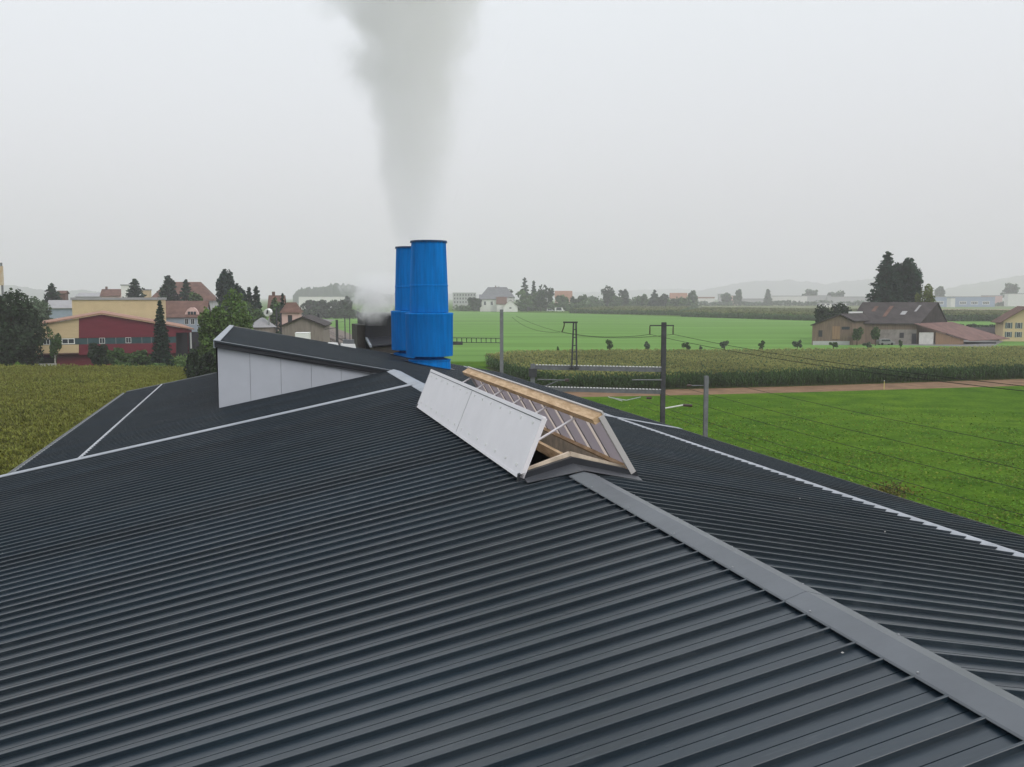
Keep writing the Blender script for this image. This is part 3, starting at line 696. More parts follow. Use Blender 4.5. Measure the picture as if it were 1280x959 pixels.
def girder(name, label, p, q, h, m, fl):
    p = np.array(p); q = np.array(q); o = thing(name, label, 'beam', tuple(p)); d = q-p
    mb = MB(); mb.prism([(0, -.1, -h), (d[0], d[1]-.1, d[2]-h), (d[0], d[1]+.1, d[2]-h), (0, .1, -h)], [(0, -.1, 0), (d[0], d[1]-.1, d[2]), (d[0], d[1]+.1, d[2]), (0, .1, 0)]); mb.build('web', m, o)
    mb = MB(); n = 40                            # pale notched walkway edge along the top
    for i in range(n):
        a_, b_ = d*(i+.05)/n, d*(i+.62)/n
        mb.prism([(a_[0], a_[1]-.13, a_[2]+.003), (b_[0], b_[1]-.13, b_[2]+.003), (b_[0], b_[1]+.13, b_[2]+.003), (a_[0], a_[1]+.13, a_[2]+.003)],
                 [(a_[0], a_[1]-.13, a_[2]+.045), (b_[0], b_[1]-.13, b_[2]+.045), (b_[0], b_[1]+.13, b_[2]+.045), (a_[0], a_[1]+.13, a_[2]+.045)])
    mb.build('pale_edge', fl, o); return o
P1 = pt(828, 459.5, PD); P0 = (lx[0], lmY, P1[2])
girder('portal_beam', 'upper grey crossbeam between the dark mast and the short portal mast', P0, P1, .28, M['greysteel'], M['white'])
P3 = pt(828, 487.5, PD); P2 = (lx[0], lmY, P3[2])
girder('portal_beam', 'lower grey crossbeam of the rail portal, pale notched top edge', P2, P3, .26, M['greysteel'], M['white'])
# bracket tube hanging between the beams, and pale registration arms under the lower beam
def hanger(label, pts, r, m, name='registration_arm', ends=()):
    o = thing(name, label, 'bracket', pts[0]); mb = MB(); mb.tube(pts, r, 6); local(o, mb).build('arm_tube', m, o)
    for p_ in ends:
        mb = MB(); mb.tube([(p_[0]-.10, p_[1], p_[2]), (p_[0]+.22, p_[1], p_[2])], .08, 8); local(o, mb).build('insulator', M['ins'], o)
    return o
hanger('grey bracket tube between the two portal beams left of the dark mast', [pt(827, 475, PD-.2), pt(790, 475, PD-.2)], .04, M['greysteel'])
hanger('pale angled arm under the lower portal beam, forming a flat V', [pt(762, 497, PD), pt(783, 500.5, PD), pt(801, 496.5, PD)],   .03, M['steel'], ends=[pt(810, 497.5, PD)])
hanger('short pale arm left of the V shaped arm under the lower beam', [pt(760, 496, PD+.4), pt(778, 501.5, PD+.4)], .025, M['steel'])
# lattice frame standing on the upper beam
LD = PD+1.2
base = pt(718, 461, LD); tw = thing('lattice_post', 'slender tapering lattice post with a crossarm standing on the upper beam', 'lattice post', base)
pc = lambda x, y: tuple(np.array(pt(x, y, LD))-np.array(base))
for xa, xb in ((714.5, 717), (721, 720)):
    mb = MB(); mb.bar(pc(xa, 461), pc(xb, 403), .10); mb.build('leg', M['darksteel'], tw)
mb = MB()
for y in (412, 422, 432, 440, 449): 
    k = (y-403)/58; mb.bar(pc(717-2.5*k, y), pc(720+1*k, y), .05)
mb.build('rungs', M['darksteel'], tw)
mb = MB(); mb.bar(pc(704, 403), pc(722, 403), .10, .10); mb.build('crossarm', M['darksteel'], tw)
mb = MB(); mb.tube([pc(705.5, 403), pc(705, 408), pc(702.5, 415)], .04, 6); mb.build('insulator', M['ins'], tw)
mb = MB(); mb.box(-.34, -.13, -.02, -.06, .13, .09); mb.box(.06, -.13, -.02, .28, .13, .09); mb.build('foot', M['darksteel'], tw)
# second portal: mast with lattice beam running behind the stacks
GD = 95.0; a2 = pt(627, 387, GD)
m3 = thing('catenary_mast', 'tall grey railway mast carrying a lattice beam, right of the blue stacks', 'mast', (a2[0], GD, 0))
mb = MB(); ipole(mb, 0, 0, 0, a2[2], .36); mb.build('pole', M['greysteel'], m3)
q1 = pt(626, 423, GD); q0 = pt(520, 425.5, GD-.0); dq = 9.0
truss('portal_beam', 'dark lattice crossbeam running from the tall grey mast behind the blue stacks', (q1[0]-dq*VX, GD-dq*VY*0+2, q1[2]), (q1[0], GD, q1[2]), .46, M['darksteel'])
bb = pt(573, 428.5, GD+1); o = tag(None or thing('hanging_signal', 'dark box hanging under the lattice beam beside the blue stack', 'signal', bb))
mb = MB(); mb.box(-.75, -.2, -.22, .45, .2, .12); mb.build('housing', M['darksteel'], o)
# free standing mast in front of the meadow
a3 = pt(883, 470, PD-1); m4 = thing('catenary_mast', 'plain grey mast rising from behind the right eave before the meadow', 'mast', (a3[0], PD-1, 0))
mb = MB(); ipole(mb, 0, 0, 0, a3[2], .25); mb.build('pole', M['greysteel'], m4)
z_ = pt(883, 482, PD-1)[2]; mb = MB(); mb.tube([(-.95, 0, z_), (-.1, 0, z_)], .03, 6); mb.build('bracket_tube', M['greysteel'], m4)
mb = MB(); mb.tube([(-1.2, 0, z_), (-.92, 0, z_)], .07, 8); mb.build('insulator', M['ins'], m4)
# far row of masts beyond the hall
for px_, top, base_d, lab in ((421, 400, 118, 'dark mast beside the tracks right of the grey barn'), (398, 392, 150, 'dark mast standing at the right corner of the grey barn'),
        (387, 391, 210, 'thin mast showing above the grey barn roof, right of its apex'), (376, 384, 260, 'thin distant mast above the grey barn apex'), (379, 389, 300, 'thin distant mast just right of the one above the barn apex'),
        (345.5, 385, 190, 'left one of the two thin masts by the pale cone roof'), (351, 384, 185, 'right one of the two thin masts by the pale cone roof'), (431, 397, 240, 'thin distant mast on the green bank'), (437, 395, 260, 'thin distant mast near the small steam puff')):
    a_ = pt(px_, top, base_d); o = thing('catenary_mast', lab, 'mast', (a_[0], base_d, 0), 0, 'far railway masts')
    mb = MB(); ipole(mb, 0, 0, 0, a_[2], .28 if base_d < 200 else .24); mb.build('pole', M['darksteel'], o)
    mb = MB(); mb.bar((-.1, 0, a_[2]-1.0), (1.6 if px_ < 380 else -1.6, 0, a_[2]-1.2), .07); mb.build('crossarm', M['darksteel'], o)
# wires
def wire(label, p, q, sag=.0, r=.013, n=14):
    p = np.array(p); q = np.array(q); o = thing('overhead_wire', label, 'wire', tuple(p), 0, 'railway overhead wires')
    mb = MB(); mb.tube([(q-p)*k/n+np.array((0, 0, -4*sag*(k/n)*(1-k/n))) for k in range(n+1)], r, 5); mb.build('strand', M['copper'], o)
i1 = pt(812, 418, PD); i2 = pt(841.5, 418, PD)
def along(p, dt): return (p[0]+UX*dt, p[1]+UY*dt, p[2])
wire('feeder wire from the left hanging insulator of the dark mast towards the front', i1, along(i1, -50), .7)
wire('feeder wire from the right hanging insulator of the dark mast towards the front', i2, along(i2, -50), .7)
wire('feeder wire from the dark mast back to the lattice post', i1, pt(703, 415, LD), .25)
wire('feeder wire from the lattice post back towards the far white house', pt(703, 415, LD), pt(640, 396.5, 96), .5)
wire('upper feeder wire running back from the dark mast towards the grey mast', i2, pt(645, 395, 96), 1.0)
for k, (px_, y_) in enumerate(((985, 490), (925, 497), (897, 506), (893, 524), (895, 534))):
    pp = pt(px_, y_, PD-2)
    wire(('thin catenary wire over the meadow, %s' % ('highest of the five', 'second from the top', 'third from the top', 'fourth from the top', 'lowest of the five')[k]), along(pp, 12), along(pp, -48), .5, .013)

# ------------------------------------------------------------------ vegetation
def leaf_cards(C_, size, flat=.0):
    """C_: (n,3) centres -> quads of random orientation"""
    n = len(C_); a = rng.normal(size=(n, 3)); a /= np.linalg.norm(a, axis=1)[:, None]
    b = rng.normal(size=(n, 3)); b -= (a*b).sum(1)[:, None]*a; b /= np.linalg.norm(b, axis=1)[:, None]
    if flat:
        a[:, 2] *= 1-flat; b[:, 2] *= 1-flat
    s = size*rng.uniform(.6, 1.4, n)[:, None]
    V = np.stack([C_-a*s*.55-b*s*.25, C_+b*s*-.5+a*s*.1, C_+a*s*.6+b*s*.05, C_+b*s*.5], 1).reshape(-1, 3)
    Q = np.arange(4*n).reshape(-1, 4); return V, Q
def crown_round(h0, h1, r, n, size, lobes=14, squash=1.0, conic=0.0):
    hc, hh = (h0+h1)/2, (h1-h0)/2; cs = []
    for k in range(lobes):
        d = rng.normal(size=3); d /= np.linalg.norm(d); q = rng.uniform(.45, .82)
        cs.append((d*q, rng.uniform(.26, .44)))
    cs.append((np.zeros(3), .5))
    out = []
    per = n//len(cs)
    for c_, rad in cs:
        d = rng.normal(size=(per, 3)); d /= np.linalg.norm(d, axis=1)[:, None]
        rr = rad*rng.uniform(.45, 1.08, per)**.6; p = c_+d*rr[:, None]; out.append(p)
    P = np.concatenate(out)
    taper = 1-conic*np.clip((P[:, 2]+1)/2, 0, 1)
    P[:, 0] *= r*taper; P[:, 1] *= r*squash*taper; P[:, 2] = hc+P[:, 2]*hh
    return P
def crown_conifer(h0, h1, r, n, layers=13, droop=.30, ragged=.25):
    nb = max(40, min(170, n//16)); per = max(8, n//nb); out = []; H_ = h1-h0
    for i in range(nb):
        q = (i+.5)/nb; q = 1-(1-q)**.62                     # more branches low down
        z = h0+H_*q; a = i*2.39996+rng.uniform(-.25, .25)
        L_ = 1.35*(r*(1-q)**.85*rng.uniform(1-ragged, 1.08)+.05*r)
        s = rng.uniform(.05, 1, per)**.75; sp = np.maximum(L_*.16*(1.15-s), r*.05)
        dz = -droop*L_*s+.14*L_*s**2
        out.append(np.stack([np.cos(a)*L_*s, np.sin(a)*L_*s, z+dz], 1)+rng.normal(size=(per, 3))*sp[:, None]*np.array((1, 1, .7)))
    zt = rng.uniform(.9, 1, max(6, n//60)); out.append(np.stack([rng.normal(size=len(zt))*r*.03, rng.normal(size=len(zt))*r*.03, h0+H_*zt], 1))
    return np.concatenate(out)
def trunk_mb(h, r, limbs=5, spread=1.5, top=None):
    mb = MB(); top = top or h
    mb.tube([(0, 0, 0), (.03*h*.2, 0, h*.35), (0, .02*h*.3, h*.7), (0, 0, top)], r, 8, r*.25)
    for k in range(limbs):
        a = rng.uniform(0, 6.28); z = h*rng.uniform(.35, .75); L_ = spread*rng.uniform(.5, .9)
        mb.tube([(0, 0, z), (math.cos(a)*L_*.5, math.sin(a)*L_*.5, z+L_*.45), (math.cos(a)*L_, math.sin(a)*L_, z+L_*.7)], r*.45, 5, r*.1)
    return mb
def tree(label, px_, top, dist, wpx, kind='round', m='lf_mid', n=1800, size=None, name=None, group=None, h0=None, base_z=0.0, bark='bark', cat='tree', lobes=14, conic=0.0, xoff=0):
    p = pt(px_, top, dist); h = p[2]-base_z; s = dist/F_PX; r = wpx*s/2
    size = size or max(.35, 2.6*s)
    o = thing(name or {'round': 'broadleaf_tree', 'con': 'conifer_tree', 'pine': 'pine_tree', 'bush': 'bush'}[kind], label, cat, (p[0], dist, base_z), rng.uniform(0, 6.28), group)
    if kind == 'round': P = crown_round(h*(h0 if h0 is not None else .16), h, r, n, size, lobes, conic=conic)
    elif kind == 'bush': P = crown_round(0.05*h, h, r, n, size, lobes)
    elif kind == 'con': P = crown_conifer(h*(h0 or .06), h, r, n)
    else: P = crown_conifer(h*(h0 or .18), h, r*1.15, n, 9, -.10, .6)
    V, Q = leaf_cards(P, size*(1.15 if kind in ('con', 'pine') else 1), .25 if kind in ('con', 'pine') else 0)
    np_mesh('crown' if kind != 'bush' else 'foliage', V, Q, M[m], o)
    if kind != 'bush': trunk_mb(h*.92 if kind in ('con', 'pine') else h*.8, max(.12, h*.022), 5 if kind == 'round' else 0, r*.8).build('trunk', M[bark], o, True)
    else: trunk_mb(h*.6, max(.04, h*.02), 4, r*.6).build('stem', M[bark], o, True)
    return o

T = tree
T('big dark broadleaf tree at the left picture edge in front of the red hall', 12, 360, 150, 78, 'round', 'lf_dark', 9000, .42, h0=.03, lobes=22)
T('grey green willow behind the dark tree at the left edge', 47, 366, 215, 44, 'round', 'lf_grey', 3000, .5)
T('dark conifer behind the blue grey house', 64.5, 355, 300, 40, 'con', 'lf_con', 3600, .7)
T('young birch with a thin crown before the beige facade', 67, 407, 150, 18, 'round', 'lf_mid', 1300, .26, h0=.25, bark='bark_pale')
T('dark shrub before the red facade, left of the lighter shrub', 123, 428, 152, 26, 'bush', 'lf_dark', 2600, .34)
T('lighter green shrub before the red facade', 149, 431, 148, 30, 'bush', 'lf_mid', 2600, .34)
T('low shrub right of the shrubs before the red facade', 178, 438, 152, 30, 'bush', 'lf_mid', 1700, .34)
T('narrow spire shaped conifer in front of the red hall', 199.5, 376, 150, 22, 'con', 'lf_con', 4200, .34)
T('conifer on the skyline behind the yellow block', 168, 349, 320, 44, 'con', 'lf_con', 3600, .75)
T('larger dark conifer in front of the big hipped roof', 210.5, 345, 300, 48, 'con', 'lf_con', 4400, .75)
T('smaller dark conifer in front of the big hipped roof', 232.5, 350, 300, 36, 'con', 'lf_con', 1800, .7)
T('round tree below the hipped roof beside the conifers', 246, 364, 280, 24, 'round', 'lf_mid', 1500, .6)
T('green birch like tree left of the raised gable, left one of the pair', 262, 364, 120, 36, 'round', 'lf_light', 4500, .30, h0=.05, lobes=20)
T('lighter green tree left of the raised gable, right one of the pair', 292, 367, 122, 42, 'round', 'lf_light', 5000, .30, h0=.05, lobes=20)
T('dark bush at the maize corner beside the raised gable', 252, 434, 112, 40, 'bush', 'lf_dark', 3000, .30)
T('round leafy bush at the foot of the birch pair', 276, 420, 114, 34, 'bush', 'lf_mid', 2600, .30)
T('tall pine with a broad ragged crown on the skyline', 281, 335, 250, 30, 'round', 'lf_pine', 4200, .62, h0=.35, lobes=30, name='pine_tree', conic=.35)
T('dark broad conifer right of the tall pine', 300, 353, 255, 32, 'round', 'lf_pine', 2600, .7, conic=.45)
T('narrow conifer right of the broad dark conifer', 311, 360, 250, 18, 'con', 'lf_con', 1600, .7)
T('slim dark conifer left of the small red roof', 320, 358, 250, 19, 'con', 'lf_con', 1800, .7)
T('green round tree below the slim conifers', 316, 374, 225, 34, 'round', 'lf_mid', 1800, .5)
T('bushy tree below the tall pine', 300, 379, 215, 30, 'round', 'lf_grey', 1500, .5)
T('dark conifer between the two small red roofs', 353, 367, 240, 13, 'con', 'lf_con', 1200, .55)
T('round tree left of the conifer by the red roofs', 345, 369, 260, 18, 'round', 'lf_mid', 900, .55)
for k, (px_, top, d_, w_) in enumerate(((388, 374, 640, 22), (402, 376, 620, 20), (416, 375, 640, 24), (429, 373, 600, 18), (434, 371, 560, 12))):
    T('hazy tree before the long white building, %s from the left' % ('first', 'second', 'third', 'fourth', 'fifth')[k], px_, top, d_, w_, 'round', 'lf_dark', 500, 1.5, group='trees before the white building')
# trees round the white houses
for lab, px_, top, d_, w_, k_, m_ in (
    ('round dark tree on the meadow left of the white villa', 592.5, 371, 770, 19, 'round', 'lf_dark'),
    ('dark tree behind the villa roof', 631, 355, 820, 26, 'round', 'lf_dark'),
    ('tall spiky conifer right of the white houses', 656, 347, 800, 14, 'con', 'lf_con'),
    ('narrow conifer beside the tall spiky one', 667, 351, 810, 9, 'con', 'lf_con'),
    ('broad tree under the spiky conifer', 659, 361, 770, 34, 'round', 'lf_mid'),
    ('big round dark tree right of the conifers', 683, 357, 790, 26, 'round', 'lf_dark'),
    ('low round tree right of the big dark one', 676, 366, 765, 18, 'round', 'lf_dark'),
    ('pale green tree in front of the distant red roof', 703, 364, 820, 17, 'round', 'lf_mid'),
    ('small dark tree right of the distant red roof', 717, 370, 830, 9, 'round', 'lf_dark'),
    ('green tree standing alone right of the red roof', 728, 365, 850, 13, 'round', 'lf_mid'),
    ('low grey tree beside the lone green tree', 741, 371, 1000, 14, 'round', 'lf_grey'),
    ('tall round tree above the far maize strip', 760, 357, 900, 18, 'round', 'lf_dark'),
    ('second tall round tree above the far maize strip', 780, 360, 920, 15, 'round', 'lf_dark'),
    ('low tree between the tall round ones', 770, 369, 890, 18, 'round', 'lf_mid'),
    ('light tree before the distant orange roof', 803, 368, 930, 14, 'round', 'lf_mid'),
    ('spiky dark tree left of the orange roof', 818, 363, 930, 15, 'con', 'lf_con'),
    ('round dark tree left of the orange roof', 829, 367, 920, 18, 'round', 'lf_dark'),
    ('low tree under the orange roof', 848, 371, 915, 22, 'round', 'lf_mid'),
    ('tree right of the orange roof', 866, 363, 960, 13, 'round', 'lf_grey'),
    ('hazy round tree over the distant town', 923, 361, 1300, 14, 'round', 'lf_grey'),
    ('pair of slim hazy poplars over the distant town', 960, 362, 1350, 9, 'con', 'lf_grey'),
    ('hazy tree left of the round one over the town', 908, 366, 1300, 14, 'round', 'lf_grey'),
    ('wide hazy tree before the distant hill', 1013, 362, 1500, 18, 'round', 'lf_grey'),
    ('hazy tree over the pale halls', 1045, 363, 1500, 22, 'round', 'lf_grey'),
    ('bluish hazy tree at the right edge of the far blue hall', 1262, 352, 1300, 20, 'round', 'lf_grey'),
    ('hazy tree behind the far blue hall', 1176, 358, 1350, 14, 'round', 'lf_grey')):
    T(lab, px_, top, d_, w_, k_, m_, 700, None)
# hedge at the far edge of the left maize field
def hedge(label, pts_, h, wd, n, m, size):
    o = thing('hedge', label, 'hedge', pts_[0]); P = []
    for i in range(len(pts_)-1):
        a_, b_ = np.array(pts_[i]), np.array(pts_[i+1]); k = n//(len(pts_)-1); q = rng.uniform(0, 1, k)[:, None]
        hh = h*(.75+.35*np.sin(q*23+i)*np.sin(q*7.3+1)+rng.uniform(-.1, .15, (k, 1)))
        P.append(a_+(b_-a_)*q+np.concatenate([rng.normal(size=(k, 2))*wd/2.2, rng.uniform(0.02, 1, (k, 1))**.7*hh], 1)-np.array(pts_[0]))
    V, Q = leaf_cards(np.concatenate(P), size); np_mesh('foliage', V, Q, M[m], o)
    mb = MB(); a_, b_ = np.array(pts_[0]), np.array(pts_[-1])
    for k in range(9):
        c = (b_-a_)*k/8; mb.tube([tuple(c), tuple(c+np.array((.1, 0, h*.6)))], .04, 5)
    mb.build('stem', M['bark'], o)
# continuous far tree line and village greenery
for k, (lab, x0, x1, d_, h_, wd, m_, n_) in enumerate((
    ('hazy tree line behind the far maize strip', 738, 866, 960, 10.5, 10, 'lf_mid', 5600),
    ('hazy shrubs right of the white houses', 648, 736, 800, 7.5, 8, 'lf_mid', 3200),
    ('hazy garden shrubs between stacks and villa', 572, 612, 800, 4.5, 6, 'lf_mid', 900),
    ('hazy tree belt in front of the distant halls', 868, 1092, 1280, 6.5, 10, 'lf_grey', 2600),
    ('hazy tree belt around the far blue hall', 1160, 1300, 1230, 5.0, 10, 'lf_grey', 1500),
    ('dark scrub along the far side of the tracks', 380, 446, 520, 5.0, 7, 'lf_dark', 2200),
    ('dense shrubs between the birch pair and the round shed', 272, 338, 175, 5.2, 5, 'lf_dark', 3600),
    ('shrubs at the foot of the skyline houses', 196, 268, 262, 7.0, 6, 'lf_mid', 2200))):
    hedge(lab, [pt(x0, 372, d_)[:2]+(0.0,), pt((x0+x1)/2, 372, d_*1.01)[:2]+(0.0,), pt(x1, 372, d_)[:2]+(0.0,)], h_, wd, n_, m_, max(.5, d_/F_PX*2.2))
# by the farm
T('dark bushy tree left of the farmhouse roof', 1030, 380, 262, 36, 'bush', 'lf_dark', 3000, .5)
T('second dark bush behind the barn gable', 1051, 378, 268, 26, 'bush', 'lf_dark', 2000, .5)
T('tall ragged spruce behind the farmhouse, left one', 1110, 315, 285, 52, 'con', 'lf_con', 11000, .62)
T('massive rounded dark tree behind the farmhouse', 1128, 318, 290, 52, 'round', 'lf_con', 13000, .72, h0=.02, lobes=22)
T('small yellow green tree right of the massive dark tree', 1157, 354, 275, 26, 'round', 'lf_yel', 1800, .5)
T('small round tree before the barn wall', 1072, 406, 230, 15, 'round', 'lf_mid', 900, .34)
T('small round tree before the farm cart yard', 1095, 408, 228, 13, 'round', 'lf_mid', 800, .34)
T('dark hedge bush behind the lean-to roof', 1238, 405, 330, 26, 'bush', 'lf_dark', 1200, .5)
T('low dark bush right of the farm gable', 1214, 405, 350, 16, 'bush', 'lf_dark', 700, .5)
T('tiny shrub right of the farm on the green strip', 1200, 404, 352, 9, 'bush', 'lf_dark', 400, .4)
ot = [(762, 424, 437), (810, 427, 437), (859, 425, 437), (906, 424, 436), (953, 426, 436), (997, 424, 436), (1042, 425, 434), (1085, 427, 434), (697, 434, 440), (876, 431, 437), (1126, 423, 434)]
for k, (px_, top, by) in enumerate(ot):
    big = k < 8; d_ = gnd(px_, by+3)[1]+2
    T('young orchard tree at the meadow edge, %s from the left' % ('second', 'third', 'fourth', 'sixth', 'seventh', 'eighth', 'ninth', 'tenth', 'first', 'fifth', 'last')[k], px_, top, d_, 13 if big else 5, 'round', 'lf_grey' if k % 2 else 'lf_mid', 520 if big else 160, .26, name='orchard_tree', group='young orchard trees', h0=.12, lobes=5, conic=.2)
hedge('low clipped hedge at the far edge of the left maize field', [gnd(150, 467), gnd(250, 470)], 1.5, 1.6, 5000, 'lf_mid', .3)
hedge('rough hedge under the spire conifer before the open bay', [gnd(165, 459), gnd(236, 459)], 1.9, 2.0, 3500, 'lf_light', .3)

# maize
def plant_template(k, h, leaves, tassel):
    r = np.random.default_rng(k); V = []; Q = []; mi = []
    def blade(p0, p1, p2, w0, w1, m_):
        p0, p1, p2 = map(np.array, (p0, p1, p2)); d = p2-p0; s = np.cross(d, (0, 0, 1.)); s = s/max(np.linalg.norm(s), 1e-6)
        b = len(V); V.extend([p0-s*w0, p0+s*w0, p1-s*w1, p1+s*w1, p2-s*w1*.25, p2+s*w1*.25]); Q.extend([(b, b+1, b+3, b+2), (b+2, b+3, b+5, b+4)]); mi.extend([m_, m_])
    for i in range(leaves):
        a = r.uniform(0, 6.28); z = h*(.25+.62*i/max(1, leaves-1)); L_ = r.uniform(.45, .72)
        c, s = math.cos(a), math.sin(a)
        blade((0, 0, z), (c*L_*.5, s*L_*.5, z+.26*L_*1.2), (c*L_, s*L_, z-.05-.2*r.uniform()), .03, .055, 0)
    b = len(V); V.extend([np.array(q) for q in ((-.02, 0, 0), (.02, 0, 0), (.012, 0, h*.9), (-.012, 0, h*.9))]); Q.append((b, b+1, b+2, b+3)); mi.append(0)
    for i in range(tassel):
        a = r.uniform(0, 6.28); c, s = math.cos(a), math.sin(a); L_ = r.uniform(.12, .24)
        blade((0, 0, h*.88), (c*L_*.4, s*L_*.4, h*.97), (c*L_, s*L_, h+.02), .016, .022, 1)
    return np.array(V), np.array(Q), np.array(mi)
def inside(P, poly):
    x, y = P[:, 0], P[:, 1]; r = np.zeros(len(P), bool); n = len(poly)
    for i in range(n):
        x0, y0 = poly[i][:2]; x1, y1 = poly[(i+1) % n][:2]
        c = ((y0 > y) != (y1 > y)) & (x < (x1-x0)*(y-y0)/(y1-y0+1e-12)+x0); r ^= c
    return r
def maize(name, label, poly, h, rowang, rowgap, step, leaves, tassel, mats, cap=60000, scale=1.0, jit=.12):
    poly = np.array(poly); c, s = math.cos(rowang), math.sin(rowang); Rm = np.array(((c, -s), (s, c)))
    loc = poly[:, :2]@Rm; lo, hi = loc.min(0), loc.max(0)
    gx, gy = np.meshgrid(np.arange(lo[0], hi[0], step), np.arange(lo[1], hi[1], rowgap))
    G = np.stack([gx.ravel(), gy.ravel()], 1); G += rng.normal(size=G.shape)*np.array((step*.3, jit)); G = G@Rm.T
    G = G[inside(G, poly)]
    if len(G) > cap: G = G[rng.choice(len(G), cap, replace=False)]
    Vs, Qs, Ms = [], [], []; off = 0; nk = 6
    grp = rng.integers(0, nk, len(G))
    for k in range(nk):
        V, Q, mi = plant_template(k+11, h, leaves, tassel); P = G[grp == k]; n = len(P)
        if not n: continue
        a = rng.uniform(0, 6.28, n); sc = rng.uniform(.84, 1.08, n)*(1+.05*np.sin(P[:, 0]*.11)*np.sin(P[:, 1]*.09)); ca, sa = np.cos(a), np.sin(a)
        X = V[None, :, 0]*ca[:, None]-V[None, :, 1]*sa[:, None]; Y = V[None, :, 0]*sa[:, None]+V[None, :, 1]*ca[:, None]; Z = V[None, :, 2]*sc[:, None]
        W = np.stack([X*scale+P[:, 0:1], Y*scale+P[:, 1:2], Z+0*X], 2).reshape(-1, 3)
        QQ = (Q[None]+np.arange(n)[:, None, None]*len(V)).reshape(-1, 4)+off
        Vs.append(W); Qs.append(QQ); Ms.append(np.tile(mi, n)); off += len(W)
    o = np_mesh(name, np.concatenate(Vs), np.concatenate(Qs), mats, None, np.concatenate(Ms))
    tag(o, label, 'maize field', kind='stuff'); return o
lp = [gnd(-120, 473), gnd(222, 474.5), gnd(252, 480), B(60, -9.5), B(27.5, -9.5), B(27.5, -14), (-55, 28, 0), (-110, 60, 0)]
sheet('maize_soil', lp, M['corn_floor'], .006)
maize('maize_field', 'yellowing maize field left of the hall', lp, 2.1, math.radians(72), .75, .20, 6, 6, [M['corn_y'], mat('young_tassels', (.215, .225, .050), .8, .05, var=.2, vscale=.06, island=.2, translucent=.2)], 62000, 1.15)
fr = [gnd(606, 459.5), gnd(640, 474), gnd(700, 490), gnd(860, 486.5), gnd(1000, 483), gnd(1290, 473.5), gnd(1500, 467)]
bk = [gnd(1500, 446), gnd(1290, 447.5), gnd(1000, 452), gnd(800, 453), gnd(640, 455)]
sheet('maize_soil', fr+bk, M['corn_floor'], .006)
maize('maize_field', 'tall tasselled maize field beyond the railway', fr+bk, 2.45, math.radians(6), .75, .30, 7, 9, [M['corn_d'], M['tassel']], 42000, 1.1)
# far maize strips: dense canopies
def far_maize(label, poly, h, m_side, n, size):
    mb = MB(); z = h*.86
    mb.prism([(p[0], p[1], .01) for p in poly], [(p[0], p[1], z) for p in poly]); o = mb.build('maize_field', M[m_side]); tag(o, label, 'maize field', kind='stuff')
    P = np.array(poly); lo, hi = P[:, :2].min(0), P[:, :2].max(0); G = rng.uniform(lo, hi, (n*3, 2)); G = G[inside(G, P)][:n]
    C_ = np.concatenate([G, z+rng.uniform(-.1, h*.2, (len(G), 1))], 1); V, Q = leaf_cards(C_, size, .3)
    e = []
    for i in range(len(poly)):
        a_, b_ = np.array(poly[i]), np.array(poly[(i+1) % len(poly)]); q = rng.uniform(0, 1, (900, 1)); p_ = a_+(b_-a_)*q; p_ = np.concatenate([p_[:, :2]+rng.normal(size=(900, 2))*.25, rng.uniform(.1, h, (900, 1))], 1); e.append(p_)
    V2, Q2 = leaf_cards(np.concatenate(e), size)
    bm_V = np.concatenate([np.array(mb.v), V, V2]); k0 = len(mb.v)
    q0 = [f_ for f_ in mb.f if len(f_) == 4]
    me_o = np_mesh('maize_field', bm_V, np.concatenate([np.array(q0), Q+k0, Q2+k0+len(V)]), [M[m_side], M['field_olive']], None, [0]*(len(q0))+[1]*len(Q)+[0]*len(Q2))
    for k_ in ('label', 'category', 'kind'): me_o[k_] = o[k_]
    top = MB(); top.poly([(p[0], p[1], z+.01) for p in poly]); 
    D.objects.remove(o)
    return me_o
far_maize('far strip of tall maize beyond the green meadow, left one', [gnd(712, 391.5), gnd(850, 394.5), gnd(866, 386.5), gnd(760, 385.5)], 3.0, 'corn_d', 9000, 1.1)
far_maize('far strip of tall maize left of the farm', [gnd(851, 396), gnd(1032, 401.5), gnd(1100, 392), gnd(880, 388.5)], 3.2, 'corn_d', 12000, .9)
far_maize('far dark strip of maize right of the farmhouse', [gnd(1180, 401.5), gnd(1290, 402), gnd(1290, 394), gnd(1180, 393)], 3.2, 'corn_d', 6000, .9)

# soil strip, far fields, yards
fieldpx('soil_strip', [(640, 487), (700, 497), (860, 494), (1000, 490.5), (1290, 482), (1500, 477), (1500, 466), (1290, 472.5), (1000, 482), (860, 485.5), (700, 489)], M['dirt'], .004)
fieldpx('far_meadow', [(440, 452), (600, 452), (700, 449), (1010, 446), (1300, 443), (1300, 402), (1040, 402), (850, 396), (712, 392), (560, 389), (380, 392)], M['meadow_far'], .003)
fieldpx('far_field', [(870, 386.5), (1000, 387.5), (1110, 389), (1110, 381), (860, 381)], M['field_olive'], .02)
fieldpx('far_field', [(780, 380.8), (1110, 380.8), (1110, 377), (780, 377)], M['field_pale'], .02)
fieldpx('far_field', [(1170, 393), (1400, 394), (1400, 387), (1170, 386)], M['field_tan'], .02)
fieldpx('far_field', [(1160, 386), (1400, 387), (1400, 381), (1160, 381)], M['field_pale'], .02)
fieldpx('station_yard', [(150, 452), (262, 454), (330, 432), (420, 400), (395, 398), (250, 415)], M['asphalt'], .004)
fieldpx('farm_yard', [(1012, 429), (1240, 434), (1260, 424), (1100, 416)], M['asphalt'], .004)

